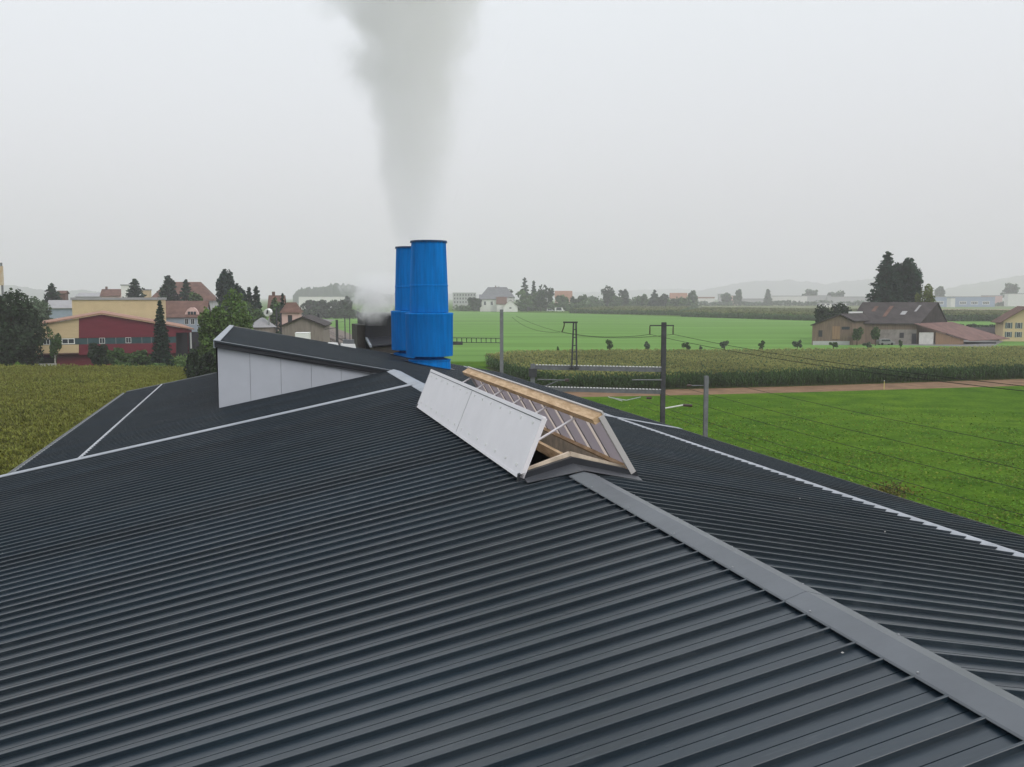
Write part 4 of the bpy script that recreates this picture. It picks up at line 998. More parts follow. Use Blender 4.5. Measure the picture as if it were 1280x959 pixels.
# grass tufts over the near meadow
tp = np.array([gnd(x, y)[:2] for x, y in ((740, 499), (860, 496), (1000, 492.5), (1300, 484), (1500, 480), (1500, 760), (1250, 700), (740, 520))])
lo, hi = tp.min(0), tp.max(0); G = rng.uniform(lo, hi, (330000, 2)); G = G[inside(G, tp)]
den = .5+.5*np.sin(G[:, 0]*.35+np.sin(G[:, 1]*.2)*2)*np.sin(G[:, 1]*.5+np.cos(G[:, 0]*.23)*2); G = G[rng.uniform(0, 1, len(G)) < (.2+.8*den**2)*np.clip((112-np.hypot(G[:, 0], G[:, 1]))/50, 0, 1)][:45000]
n = len(G); a = rng.uniform(0, 6.28, n); h = rng.uniform(.04, .13, n)*(.7+.8*rng.uniform(0, 1, n)**4); ww = rng.uniform(.06, .17, n)
c_, s_ = np.cos(a), np.sin(a); lx_, ly_ = rng.normal(size=n)*.08, rng.normal(size=n)*.08; Z = np.zeros(n)
V = np.stack([np.stack([G[:, 0]-c_*ww/2, G[:, 1]-s_*ww/2, Z], 1), np.stack([G[:, 0]+c_*ww/2, G[:, 1]+s_*ww/2, Z], 1), np.stack([G[:, 0]+c_*ww*.6+lx_, G[:, 1]+s_*ww*.6+ly_, h], 1), np.stack([G[:, 0]-c_*ww*.4+lx_, G[:, 1]-s_*ww*.4+ly_, h*.8], 1)], 1).reshape(-1, 3)
tag(np_mesh('grass', V, np.arange(4*n).reshape(-1, 4), [M['tuft_a'], M['tuft_b']], None, (rng.uniform(0, 1, n) < .14).astype(int)), 'uneven grass tufts on the green meadow', 'grass', kind='stuff')
# dry weed clump at the eave
wp_ = pt(1112, 612, 62.0); wc = gnd(1112, 618); o = thing('weed_clump', 'dry yellowish weed clump on the meadow close to the right eave', 'weeds', wc)
P = rng.normal(size=(420, 3))*np.array((.8, .6, .25)); P[:, 2] = np.abs(P[:, 2])+.05; V, Q = leaf_cards(P, .13); np_mesh('foliage', V, Q, mat('dry_weeds', (.13, .125, .03), .9, 0, island=.4), o)
mb = MB()
for k in range(8): mb.tube([(rng.normal()*.7, rng.normal()*.5, 0), (rng.normal()*.8, rng.normal()*.6, .9)], .012, 5)
mb.build('stem', M['bark'], o)

# ------------------------------------------------------------------ buildings
def rz_of(px_, extra=0.0): return -math.atan2((px_-640)/F_PX, 1.0)+math.radians(extra)
def bwin(o, x0, z0, x1, z1, frame=M['white'], glass=M['glass'], y=0.0, shutters=False, mull=1, axis='y'):
    """window on the front face (y = const): frame with its pane as a sub-part"""
    f = MB(); t = max(.05, (x1-x0)*.07)
    for a in ((x0, z0, x1, z0+t), (x0, z1-t, x1, z1), (x0, z0+t, x0+t, z1-t), (x1-t, z0+t, x1, z1-t)): f.box(a[0], y-.06, a[1], a[2], y+.02, a[3])
    for k in range(mull):
        xm = x0+(x1-x0)*(k+1)/(mull+1); f.box(xm-t*.35, y-.05, z0+t, xm+t*.35, y+.02, z1-t)
    w_ = f.build('window', frame, o)
    g_ = MB(); g_.quad((x0+t, y-.02, z0+t), (x1-t, y-.02, z0+t), (x1-t, y-.02, z1-t), (x0+t, y-.02, z1-t)); g_.build('pane', glass, w_)
    if shutters:
        for sx in (x0-(x1-x0)*.48, x1+.02):
            s_ = MB(); s_.box(sx, y-.07, z0, sx+(x1-x0)*.44, y-.02, z1); s_.build('shutter', M['shutter'], o)
def gable_roof(mb, x0, x1, y0, y1, ze, zr_, axis, ov=.4, th=.18):
    if axis == 'x':      # ridge along x
        ym = (y0+y1)/2; k = (zr_-ze)/(ym-y0)
        for s, ya in ((-1, y0-ov), (1, y1+ov)):
            za = ze-k*ov
            mb.prism([(x0-ov, ya, za), (x1+ov, ya, za), (x1+ov, ym, zr_), (x0-ov, ym, zr_)], [(x0-ov, ya, za+th), (x1+ov, ya, za+th), (x1+ov, ym, zr_+th), (x0-ov, ym, zr_+th)])
    else:
        xm = (x0+x1)/2; k = (zr_-ze)/(xm-x0)
        for xa in (x0-ov, x1+ov):
            za = ze-k*ov
            mb.prism([(xa, y0-ov, za), (xm, y0-ov, zr_), (xm, y1+ov, zr_), (xa, y1+ov, za)], [(xa, y0-ov, za+th), (xm, y0-ov, zr_+th), (xm, y1+ov, zr_+th), (xa, y1+ov, za+th)])
def gable_walls(mb, x0, x1, y0, y1, ze, zr_, axis):
    if axis == 'x':
        ym = (y0+y1)/2; P = [(y0, 0), (y1, 0), (y1, ze), (ym, zr_), (y0, ze)]
        mb.prism([(x0, a, b) for a, b in P], [(x1, a, b) for a, b in P])
    else:
        xm = (x0+x1)/2; P = [(x0, 0), (x1, 0), (x1, ze), (xm, zr_), (x0, ze)]
        mb.prism([(a, y0, b) for a, b in P], [(a, y1, b) for a, b in P])
def house(name, label, xa, xb, y_eave, y_ridge, dist, depth, wall, roof, axis='x', wins=(), rot=0.0, cat='house', roofkind='gable', ov=.4, group=None, shutters=False, chimney=None, frame='white', flat_th=.4):
    """front wall spans picture columns xa..xb at the given distance; wins in fractions of the front"""
    s = dist/F_PX; xc = (xa+xb)/2; W = (xb-xa)*s; p = pt(xc, 372, dist); ze = pt(xc, y_eave, dist)[2]
    o = thing(name, label, cat, (p[0], dist, 0), rz_of(xc, rot)*.6+math.radians(rot)*.4, group)
    zr_ = pt(xc, y_ridge, dist+(depth/2 if axis == 'x' else 0))[2]
    mb = MB(); x0, x1 = -W/2, W/2
    if roofkind == 'flat':
        mb.box(x0, 0, 0, x1, depth, ze); mb.build('wall', M[wall], o)
        mb = MB(); mb.box(x0-ov*.5, -ov*.5, ze+.003, x1+ov*.5, depth+ov*.5, ze+flat_th); mb.build('roof', M[roof], o)
    elif roofkind == 'hip':
        mb.box(x0, 0, 0, x1, depth, ze); mb.build('wall', M[wall], o)
        mb = MB(); h_ = min(depth/2, W*.3); b = [(x0-ov, -ov, ze), (x1+ov, -ov, ze), (x1+ov, depth+ov, ze), (x0-ov, depth+ov, ze)]
        r0, r1 = (x0+h_*.75, depth/2, zr_), (x1-h_*.75, depth/2, zr_)
        mb.poly([b[0], b[1], r1, r0]); mb.poly([b[1], b[2], r1]); mb.poly([b[2], b[3], r0, r1]); mb.poly([b[3], b[0], r0]); mb.poly(b[::-1]); rf = mb.build('roof', M[roof], o)
    else:
        gable_walls(mb, x0, x1, 0, depth, ze, zr_-.02, axis); mb.build('wall', M[wall], o)
        mb = MB(); gable_roof(mb, x0, x1, 0, depth, ze, zr_, axis, ov); rf = mb.build('roof', M[roof], o)
    if chimney:
        mb = MB(); cxx = x0+W*chimney; mb.box(cxx-.4, depth*.45, zr_-1.0, cxx+.4, depth*.45+.8, zr_+1.2); mb.build('chimney', M['tile_brown'], o)
    for (fx0, fz0, fx1, fz1) in wins:
        bwin(o, x0+W*fx0, ze*fz0, x0+W*fx1, ze*fz1, M[frame], shutters=shutters, y=-.005)
    return o

# --- wine red and beige commercial hall
RD = 162.0; s = RD/F_PX
def rp(x, y): 
    p = pt(x, y, RD); return (p[0]-RO[0])*math.cos(math.atan((140-640)/F_PX)), p[2]
RO = (pt(140, 372, RD)[0], RD)
RTH = math.atan((140-640)/F_PX)
red = thing('commercial_hall', 'wine red and beige commercial hall with a teal window band', 'commercial building', (RO[0], RO[1], 0), -RTH)
def facade(pxs, m, y0=0.0, y1=.25, name='wall'):
    mb = MB(); L_ = [rp(*q) for q in pxs]; mb.prism([(a, y0, b) for a, b in L_], [(a, y1, b) for a, b in L_]); return mb.build(name, M[m], red)
def fz(x): return 393+(127-x)*14.5/87 if x < 127 else 393+(x-127)*20/113
facade([(38, 422), (99, 422), (99, fz(99)), (38, fz(38))], 'beige')['label'] = 'beige left part of the facade'
facade([(99.1, 422), (222, 422), (222, fz(222)), (127, fz(127)), (99.1, fz(99))], 'redclad')['label'] = 'wine red upper facade'
facade([(38, 430), (99, 430), (99, 440), (38, 440)], 'beige'); facade([(99.1, 430), (222, 430), (222, 443), (99.1, 443)], 'redclad')
facade([(222, fz(222)), (243, fz(243)), (243, 417), (222, 417)], 'redclad')
facade([(38, 422), (222, 422), (222, 430), (38, 430)], 'teal', .12, .30, 'window_band')
for xa_, xb_ in ((56, 64), (78, 94), (124, 131), (157, 164)):
    bwin(red, rp(xa_, 422)[0], rp(99, 429.3)[1], rp(xb_, 422)[0], rp(99, 422.2)[1], M['white'], y=.09)
for x in (70, 110, 145, 178, 190, 205):
    a, z0 = rp(x, 429.8); _, z1 = rp(x, 422.2); mb = MB(); mb.box(a-.05, .05, z0, a+.05, .115, z1); mb.build('mullion', M['greysteel'], red)
facade([(72, 443.2), (222, 443.2), (222, 457), (72, 457)], 'redclad', .8, 1.1, 'plinth_wall')
facade([(38, 440.2), (99, 440.2), (99, 441.5), (38, 441.5)], 'tile_brown', -.4, 1.0, 'canopy')
facade([(40, 453), (74, 453), (74, 459), (40, 459)], 'white', 1.2, 1.5, 'loading_dock')
mb = MB(); x0, _ = rp(222, 400); x1, _ = rp(243, 400); mb.box(x0, 9, 0, x1+3, 9.2, 5.4); mb.box(x0-.2, .3, 0, x0, 9, 5.0); mb.build('open_bay', M['opening_dark'], red)  # bay interior coloured near-black, its shade put into the colour
mb = MB(); mb.box(rp(240, 400)[0], 0, 0, rp(242, 400)[0], .3, rp(240, 417)[1]); mb.build('bay_post', M['render_grey'], red)
mb = MB(); dpt = 30.0
A_, P_, Z_ = rp(36, fz(36)-.5), rp(127, 392.5), rp(246, fz(246)-.5)
for q0, q1 in ((A_, P_), (P_, Z_)):
    mb.prism([(q0[0], -.5, q0[1]), (q1[0], -.5, q1[1]), (q1[0], dpt, q1[1]), (q0[0], dpt, q0[1])], [(q0[0], -.5, q0[1]+.22), (q1[0], -.5, q1[1]+.22), (q1[0], dpt, q1[1]+.22), (q0[0], dpt, q0[1]+.22)])
mb.build('roof', M['tile'], red)
mb = MB(); mb.box(rp(40, 400)[0], .31, 0, rp(40, 400)[0]+.2, dpt-1, rp(40, fz(40))[1]); mb.box(x1-.2, 9, 0, x1, dpt-1, rp(243, fz(243))[1]); mb.box(rp(40, 400)[0], dpt-1.2, 0, x1, dpt-1, 5.6); mb.build('side_wall', M['redclad'], red)
house('commercial_block', 'ochre yellow block with flat pale roof behind the red hall', 94, 193, 375, 373, 212, 16, 'ochre', 'palegrey_roof', roofkind='flat', cat='building', ov=.5, flat_th=.55)
house('house', 'blue grey house with pale roof left of the ochre block', 60, 94, 385, 376, 250, 9, 'render_blue', 'palegrey_roof', 'x', wins=[(.3, .45, .42, .7), (.55, .45, .67, .7)])
house('house', 'small brown block on the skyline right of the left conifer', 72, 81, 367, 364, 330, 6, 'tile_brown', 'tile_brown', 'x')
house('industrial_building', 'long pale grey roofed hall on the skyline above the ochre block', 96, 128, 371, 367, 420, 20, 'render_grey', 'palegrey_roof', 'x', cat='building')
house('house', 'pinkish gabled house on the skyline above the ochre block', 127, 149, 370, 362, 380, 10, 'render_pink', 'tile_brown', 'x', chimney=.2)
house('tower_block', 'narrow white tower on the skyline left of the skyline conifer', 152, 159, 357, 356, 360, 6, 'render_white', 'palegrey_roof', roofkind='flat', cat='building')
house('tower_block', 'short beige tower on the skyline right of the skyline conifer', 177, 186, 363, 361, 340, 6, 'beige', 'palegrey_roof', roofkind='flat', cat='building')
house('large_house', 'large house under a big brown hipped roof on the skyline', 190, 264, 376, 352.5, 330, 16, 'render_grey', 'tile_brown', roofkind='hip', ov=.8)
hs = house('house', 'brown roofed house with a round pink dormer', 200, 254, 396, 377, 235, 12, 'render_blue', 'tile_brown', 'x', wins=[(.55, .72, .64, .93), (.68, .72, .77, .93), (.83, .72, .92, .93)])
q = pt(237, 384, 234); cxx = q[0]-hs.location[0]; zz = q[2]-1.9
dm = MB(); prof = [(-1.9, zz-.35), (1.9, zz-.35), (1.5, zz+.6), (1.0, zz+1.35), (.4, zz+1.75), (-.4, zz+1.75), (-1.0, zz+1.35), (-1.5, zz+.6)]
dm.prism([(cxx+a, 0.6, b) for a, b in prof], [(cxx+a, 5, b) for a, b in prof]); d_o = dm.build('dormer', M['render_pink'], hs)
dm = MB(); 
for k in (-1, 0, 1): dm.box(cxx+k*.72-.3, .5, zz-.05, cxx+k*.72+.3, .59, zz+.75)
dm.build('dormer_window', M['glass'], d_o)
house('house', 'small house with red tiled roof right of the slim conifers', 336, 353, 384, 370, 260, 8, 'render_pink', 'tile_brown', 'x', chimney=.25)
house('house', 'pale pink house with a dark red hipped roof behind the grey barn', 352, 373, 391, 378, 180, 6, 'render_pink', 'tile_brown', roofkind='hip', wins=[(.35, .74, .6, .95)], frame='tile_brown')
house('barn', 'grey weathered timber barn with a low brown gable roof', 352.5, 403, 407.5, 397, 128, 14, 'boards_grey', 'tile_dark', 'y', cat='barn', ov=.35)
# pale cone roofed shed with a white cowl
cr = pt(328, 408, 130); sh = thing('round_shed', 'round shed under a pale streaked cone roof', 'shed', (cr[0], 130, 0))
mb = MB(); mb.lathe([(1.8, 0), (1.8, cr[2])], 20); mb.build('wall', M['boards_grey'], sh)
mb = MB(); mb.lathe([(2.0, cr[2]-.1), (.35, pt(328, 398, 130)[2]), (.0, pt(328, 397, 130)[2])], 16); mb.build('roof', M['palegrey_roof'], sh)
cw = pt(336, 398, 129); o = thing('vent_cowl', 'white battered round cowl with a dark opening above the cone roof', 'vent cowl', (cw[0], 129, 0))
mb = MB(); mb.tube([(0, 0, 0), (0, 0, cw[2])], .12, 8); mb.build('pipe', M['steel'], o)
mb = MB(); zc_ = pt(336, 391, 129)[2]; mb.tube([(-.1, -.5, zc_), (0, .3, zc_+.1)], .52, 9); mb.build('cowl', M['white'], o)
mb = MB(); mb.tube([(-.13, -.53, zc_+.12), (-.12, -.515, zc_+.12)], .3, 9); mb.build('opening', M['opening_dark'], o)
house('container', 'long white container beside the grey barn', 368, 385, 417, 416, 112, 2.4, 'white', 'white', roofkind='flat', cat='container', ov=.05, flat_th=.08)
# parked van with greenish cab beside the container
def car(label, px_, by, dist, Lm, col, rot=0, name='parked_car', cat='car', hgt=1.5, van=False):
    p = pt(px_, by, dist); o = thing(name, label, cat, (p[0], dist, 0), math.radians(rot)); W = 1.75
    prof = [(-Lm/2, .3), (Lm/2, .3), (Lm/2, .85), (Lm*.33, .95), (Lm*.18, hgt), (-Lm*.42, hgt), (-Lm/2, .9)] if not van else [(-Lm/2, .3), (Lm/2, .3), (Lm/2, 1.0), (Lm*.40, 1.15), (Lm*.30, hgt), (-Lm*.5, hgt)]
    mb = MB(); mb.prism([(a, -W/2, b) for a, b in prof], [(a, W/2, b) for a, b in prof]); mb.build('body', col, o, bevel=.06)
    mb = MB(); mb.quad((-Lm*.36, -W/2-.01, .98), (Lm*.22, -W/2-.01, .98), (Lm*.15, -W/2-.01, hgt-.1), (-Lm*.34, -W/2-.01, hgt-.1)); mb.build('side_window', M['glass'], o)
    for a in (-.3, .3):
        for sd in (-1, 1):
            mb = MB(); mb.tube([(Lm*a, sd*(W/2-.2), .32), (Lm*a, sd*(W/2+.02), .32)], .32, 14); mb.build('wheel', M['sooty'], o)
    return o
pv_ = mat('pale_green_van_paint', (.45, .52, .44), .4); car('pale green delivery van beside the white container', 392, 419, 108, 4.6, pv_, 0, 'delivery_van', 'van', 2.3, True)
# pylon at left edge
pq = pt(1.5, 331, 190); o = thing('sign_mast', 'tall thin mast with an orange and white banner box at the left edge', 'sign mast', (pq[0], 190, 0))
mb = MB(); mb.tube([(0, 0, 0), (0, 0, pq[2]+.4)], .22, 8); mb.build('pole', M['greysteel'], o)
mb = MB(); mb.box(-.5, -.3, pq[2]-4.2, .5, -.22, pq[2]-.3); mb.build('banner_box', mat('orange_banner', (.62, .38, .16), .6, var=.2, vscale=.6, col2=(.6, .55, .48)), o)
# far white building, left
house('industrial_building', 'long white industrial building below the wooded hill', 374, 432, 371, 369, 900, 30, 'render_white', 'palegrey_roof', roofkind='flat', cat='building', ov=.5, wins=[(.3, .5, .34, .75), (.55, .5, .59, .75)])
# houses round the villa
house('office_building', 'grey three storey flat roofed building right of the blue stacks', 566, 595, 366.5, 365, 900, 14, 'render_grey', 'palegrey_roof', roofkind='flat', cat='building', wins=[(.05+.12*i, z0, .12+.12*i, z0+.14) for i in range(8) for z0 in (.38, .6, .82)][:24], ov=.3)
house('villa', 'large white villa with a grey hipped roof beyond the meadow', 601, 642, 371.5, 359, 790, 16, 'render_white', 'slate', roofkind='hip', ov=1.0, wins=[(.1, .55, .2, .8), (.3, .55, .4, .8), (.5, .55, .6, .8), (.1, .2, .2, .42), (.3, .2, .4, .42)], chimney=.45)
house('villa', 'white wing with slate roof in front of the villa', 600, 624, 373.5, 368.5, 775, 9, 'render_white', 'slate', 'x', ov=.8, wins=[(.2, .5, .32, .8), (.55, .5, .67, .8)])
house('house', 'small white house with a steep brown roof before the villa', 629, 647, 383, 375, 760, 9, 'render_white', 'tile_brown', 'y', ov=.5, wins=[(.42, .55, .58, .85)])
house('house', 'white gabled house left of the steep brown roof', 621, 633, 380, 371.5, 768, 14, 'render_white', 'tile_brown', 'x', ov=.5)
house('house', 'distant house with red roof behind the pale green tree', 694, 715, 372, 364, 860, 10, 'render_pink', 'tile', 'x')
house('house', 'distant house with orange roof among hazy trees', 838, 859, 373.5, 366.5, 1000, 12, 'render_white', 'tile', 'x')
wp = M['white']; car('white van parked on the meadow right of the white houses', 699.5, 388.3, 770, 8.0, wp, 0, 'parked_van', 'van', 3.4, True)
car('pale car parked left of the white van on the meadow', 688, 389, 775, 6.5, mat('silver_paint', (.5, .51, .52), .3), 0, 'parked_car', 'car', 2.2)
for lab, xa, xb, ye, d_, m_ in (
    ('white distant hall with red brown roof left of the town', 868, 893, 373, 1350, 'render_white'), ('grey distant apartment block in the town', 899, 913, 368, 1450, 'render_grey'),
    ('pinkish distant block in the town', 912, 922, 370, 1400, 'render_pink'), ('long grey distant hall in the town', 928, 962, 374, 1400, 'render_grey'),
    ('white distant hall with a row of dark doors', 962, 1008, 370.5, 1350, 'render_white'), ('grey distant hall left of the long pale one', 1008, 1038, 370, 1400, 'render_grey'),
    ('long pale distant hall behind the dark bush', 1036, 1092, 371.5, 1380, 'render_grey'), ('flat white distant shed before the long pale hall', 1026, 1058, 379.6, 1100, 'render_white'),
    ('long blue distant hall right of the farm', 1168, 1240, 371.5, 1150, 'bluehall'), ('small white block before the blue hall', 1189, 1194, 373, 1100, 'render_white'),
    ('white distant hall at the far right edge', 1262, 1290, 367.5, 1200, 'render_white'), ('pinkish distant building right of the blue hall', 1232, 1252, 370, 1250, 'render_pink')):
    o = house('distant_hall', lab, xa, xb, ye, ye-1, d_, 25, m_, 'palegrey_roof' if 'red' not in lab else 'tile', roofkind='flat', cat='building', ov=.4, flat_th=.8 if 'red' not in lab else 2.0)
    if 'dark doors' in lab:
        for k in range(6): bwin(o, -18+k*6.5, 1, -15+k*6.5, 7, M['white'], y=-.01)
    if 'long pale' in lab or 'long grey' in lab:
        for k in range(7): bwin(o, -19+k*5.6, 2.2, -15.5+k*5.6, 4.4, M['render_grey'], y=-.01, mull=2)
    if 'blue distant' in lab:
        for k in range(5): bwin(o, -30+k*13, 3, -22+k*13, 7, M['white'], y=-.01, mull=3)

# --- farm
FD = 236.0
fm = thing('farmhouse', 'big dark roofed farmhouse with a broad gable and skylights', 'farmhouse', (pt(1130, 372, FD)[0], FD, 0))
s = FD/F_PX
def fp(x, y, dy=0): p = pt(x, y, FD+dy); return (p[0]-fm.location[0], dy, p[2])
ridge0, ridge1 = fp(1078, 379, 7.5), fp(1173, 379, 7.5)
el0, el1 = fp(1060, 405, 0), fp(1146, 405.5, 0)
er1 = fp(1199, 405, 14.0); er0 = (el0[0]+(ridge0[0]-el0[0])*2, 15, el0[2])
mb = MB(); th = .25
def plate(q): mb.prism(q, [(a, b, c+th) for a, b, c in q])
gr1 = (ridge1[0], 7.5, ridge1[2])
er1 = (fp(1199, 405, 9)[0], 15.0, el1[2]); gf = (el1[0]+.2, -.4, el1[2])
plate([(el0[0], -.6, el0[2]), (el1[0]+.5, -.6, el1[2]), gr1, ridge0]); plate([ridge0, gr1, (er1[0], 15.6, er1[2]), (er0[0], 15.6, er0[2])])
rf = mb.build('roof', M['tile_dark'], fm)
mb = MB(); 
wallp = [(el0[0]+.5, 0, 0), (el1[0], 0, 0), (er1[0]-.6, 15, 0), (er0[0], 15, 0)]
mb.prism(wallp, [(p[0], p[1], el0[2]-.1) for p in wallp]); mb.build('wall', M['boards'], fm)
mb = MB(); mb.prism([(el1[0], 0, el1[2]-.12), (er1[0]-.6, 15, el1[2]-.12), (gr1[0]-.3, 7.5, gr1[2]-.1)], [(el1[0]-.3, 0, el1[2]-.12), (er1[0]-.9, 15, el1[2]-.12), (gr1[0]-.6, 7.5, gr1[2]-.1)]); mb.build('gable_wall', M['tile_dark'], fm)
def onroof(q, r): # along ridge 0..1, up slope 0..1
    a = np.array((el0[0], -.6, el0[2])); b = np.array((el1[0]+.5, -.6, el1[2])); c = np.array(gr1); d = np.array(ridge0)
    return tuple((a+(b-a)*q)*(1-r)+(d+(c-d)*q)*r+np.array((0, -.08, th+.06)))
for q0, r0, dq_, dr, m_ in ((.62, .4, .07, .16, 'palegrey_roof'), (.40, .30, .05, .5, 'tile_brown'), (.78, .55, .03, .3, 'palegrey_roof'), (.2, .55, .05, .25, 'tile_brown')):
    mb = MB(); q = [onroof(q0, r0), onroof(q0+dq_, r0), onroof(q0+dq_, r0+dr), onroof(q0, r0+dr)]; mb.prism([(a, b, c-.04) for a, b, c in q], q); mb.build('skylight' if 'pale' in m_ else 'tile_patch', M[m_], rf)
for xw in (1168, 1174):
    a = fp(xw, 387, 4.0); mb = MB(); mb.box(el1[0]+ (a[0]-el1[0])*.5, 5.2 if xw < 1170 else 8.6, a[2]-1.9, el1[0]+(a[0]-el1[0])*.5+.9, 6.0 if xw < 1170 else 9.4, a[2]); mb.build('gable_window', M['render_grey'], fm)
mb = MB()                                         # lower masonry front and openings
a, b = fp(1098, 431, -.05), fp(1145, 431, -.05); mb.box(a[0], -.12, 0, b[0], -.01, fp(1100, 412)[2]); mb.build('masonry_front', mat('stained_masonry', (.23, .21, .19), .9, .1, var=.3, vscale=.6), fm)
for xa, xb, y0, y1 in ((1124, 1129.5, 416, 422.5), (1139, 1145, 417, 430)):
    a, b = fp(xa, y1), fp(xb, y0); mb = MB(); mb.box(a[0], -.17, max(a[2], 0), b[0], -.125, b[2]); mb.build('door', M['opening_dark'], fm)
a, b = fp(1146, 430.5), fp(1164.5, 415.5); mb = MB(); mb.box(a[0], -1.2, 0, b[0], -1.08, b[2]); mb.build('white_barn_door', M['panel_white'], fm)
a, b = fp(1166.5, 431), fp(1202, 418); mb = MB()
mb.prism([(a[0], -1.2, 0), (b[0], -1.2, 0), (b[0], -1.2, fp(1202, 424)[2]), (a[0], -1.2, fp(1167, 415)[2])], [(a[0], -1.05, 0), (b[0], -1.05, 0), (b[0], -1.05, fp(1202, 424)[2]), (a[0], -1.05, fp(1167, 415)[2])]); mb.build('shed_wall', M['boards_orange'], fm)
mb = MB(); L0, L1, L2, L3 = fp(1143, 405, -1.6), fp(1213, 426.5, -1.6), fp(1262, 428, 9), fp(1190, 405, 9)
L3 = (L3[0], 9, L0[2]+.1); L2 = (L2[0], 9, L1[2])
q = [L0, L1, L2, L3]; mb.prism(q, [(a, b, c+.15) for a, b, c in q]); mb.build('lean_to_roof', M['tile_rust'], fm)
mb = MB(); mb.box(fp(1205, 430)[0], 2.0, 0, fp(1250, 430)[0], 2.2, fp(1230, 427)[2]-.2); mb.build('shed_shade', M['opening_dark'], fm)  # near-black panel paints the shade of the opening beneath the lean-to
house('shed', 'long low shed with a dark roof right of the lean-to', 1205, 1300, 427, 410, 255, 26, 'boards_grey', 'tile_dark', 'x', cat='shed')
# barn wing with gable facing left front
bn = thing('barn', 'brown boarded barn wing with a low gable left of the farmhouse', 'barn', (pt(1048, 372, FD-4)[0], FD-4, 0))
def bp_(x, y, dy=0): p = pt(x, y, FD-4+dy); return (p[0]-bn.location[0], dy, p[2])
A_, B_, C_ = bp_(1013, 407), bp_(1050, 393), bp_(1067, 402)
prof = [(A_[0]+.5, 0), (bp_(1066, 430)[0], 0), (C_[0]-.3, C_[2]-.1), (B_[0], B_[2]-.1), (A_[0]+.5, A_[2]-.05)]
mb = MB(); mb.prism([(a, 0, b) for a, b in prof], [(a+14, 12, b) for a, b in prof]); mb.build('wall', M['boards'], bn)
mb = MB()
for q0, q1 in ((A_, B_), (B_, C_)):
    q = [(q0[0]-.2, -.6, q0[2]), (q1[0], -.6, q1[2]), (q1[0]+14.5, 12, q1[2]), (q0[0]+14.0, 12, q0[2])]; mb.prism(q, [(a, b, c+.2) for a, b, c in q])
mb.build('roof', M['tile_dark'], bn)
a, b = bp_(1040, 424, 0), bp_(1050, 408, 0); mb = MB(); mb.box(a[0], -.09, a[2], b[0], -.01, b[2]); mb.build('door', M['boards_orange'], bn)
a, b = bp_(1052, 412), bp_(1062, 408.5); mb = MB(); mb.box(a[0], -.09, a[2], b[0], -.01, b[2]); mb.build('window', M['glass'], bn)
a, b = bp_(1023, 421), bp_(1028, 413); mb = MB(); mb.box(a[0], -.09, a[2], b[0], -.01, b[2]); mb.build('opening', M['opening_dark'], bn)
a, b = bp_(1016, 424), bp_(1062, 421.5); mb = MB(); mb.box(a[0], -.12, 0, b[0], -.011, b[2]-1.0); mb.build('plinth', M['render_grey'], bn)
rv = bp_(1066, 392.5, 7); mb = MB(); mb.box(rv[0]-1.0, 6.6, B_[2]+.1, rv[0]+2.4, 7.4, B_[2]+.6); mb.build('ridge_light', M['white'], bn)
car('grey car parked under the farmhouse front', 1107, 425, 232, 4.2, mat('dull_grey_car_paint', (.22, .22, .22), .35), 5)
yh = house('house', 'pale yellow farmhouse with brown roof and shutters at the right edge', 1259, 1310, 401, 384, 250, 11, 'render_yellow', 'tile_brown', 'y', shutters=True, ov=1.1,
      wins=[(.08, .62, .16, .9), (.3, .62, .38, .9), (.52, .62, .6, .9), (.08, .2, .16, .46), (.3, .2, .38, .46), (.52, .2, .6, .46)])
# yellow marker stake
q = gnd(1105, 487); o = thing('marker_stake', 'thin pale yellow stake at the soil strip', 'stake', q); mb = MB(); mb.tube([(0, 0, 0), (0, 0, 1.1)], .04, 6); mb.build('stake_post', mat('yellow_stake', (.6, .5, .15), .6), o)
mb = MB(); mb.tube([(0, 0, 1.1), (0, 0, 1.2)], .055, 6); mb.build('stake_cap', M['white'], o)

# ------------------------------------------------------------------ hills
def hill(label, prof, dist, depth, m, bumps=3.0):
    xs = np.linspace(prof[0][0], prof[-1][0], 160); ys = np.interp(xs, [p[0] for p in prof], [p[1] for p in prof]); rows = 9; V = []; Q = []
    n = len(xs); rnd = np.convolve(rng.normal(size=n+8), np.ones(3)/3, 'same')[:n]
    for j in range(rows):
        k = j/(rows-1); f_ = math.sin(math.pi*min(1, .02+k*.96))
        for i, (x, y) in enumerate(zip(xs, ys)):
            d_ = dist+depth*(k-.5); p = pt(x, 372, d_); zt = pt(x, y, dist)[2]
            V.append((p[0], d_, max(-.5, zt*f_+(rnd[i]*bumps*f_ if j == rows//2 else rng.normal()*bumps*.5*f_))))
    for j in range(rows-1):
        for i in range(n-1): a = j*n+i; Q.append((a, a+1, a+n+1, a+n))
    o = np_mesh('hill', np.array(V), np.array(Q), M[m]); struct(o); return o
M['forest'] = mat('hill_forest', (.035, .055, .03), .9, .1, var=.4, vscale=.05)
M['hill_field'] = mat('hill_fields', (.08, .12, .045), .9, .1, var=.35, vscale=.006)
hill('', [(-200, 356), (0, 357), (15, 356.5), (40, 361), (62, 364), (75, 365), (105, 362), (130, 366), (160, 371)], 4200, 700, 'forest')
hill('', [(366, 371), (372, 363), (385, 360), (405, 358), (420, 356), (440, 356), (452, 360), (475, 366), (500, 371)], 1750, 300, 'forest')
hill('', [(850, 371), (872, 364), (900, 358), (940, 351), (985, 350.5), (1010, 352), (1030, 355), (1050, 352), (1090, 349), (1140, 352), (1165, 360), (1180, 368)], 6200, 1200, 'forest', 5)
hill('', [(1150, 370), (1185, 360), (1230, 352), (1265, 346), (1290, 342), (1400, 335), (1500, 345)], 5200, 1200, 'hill_field', 5)
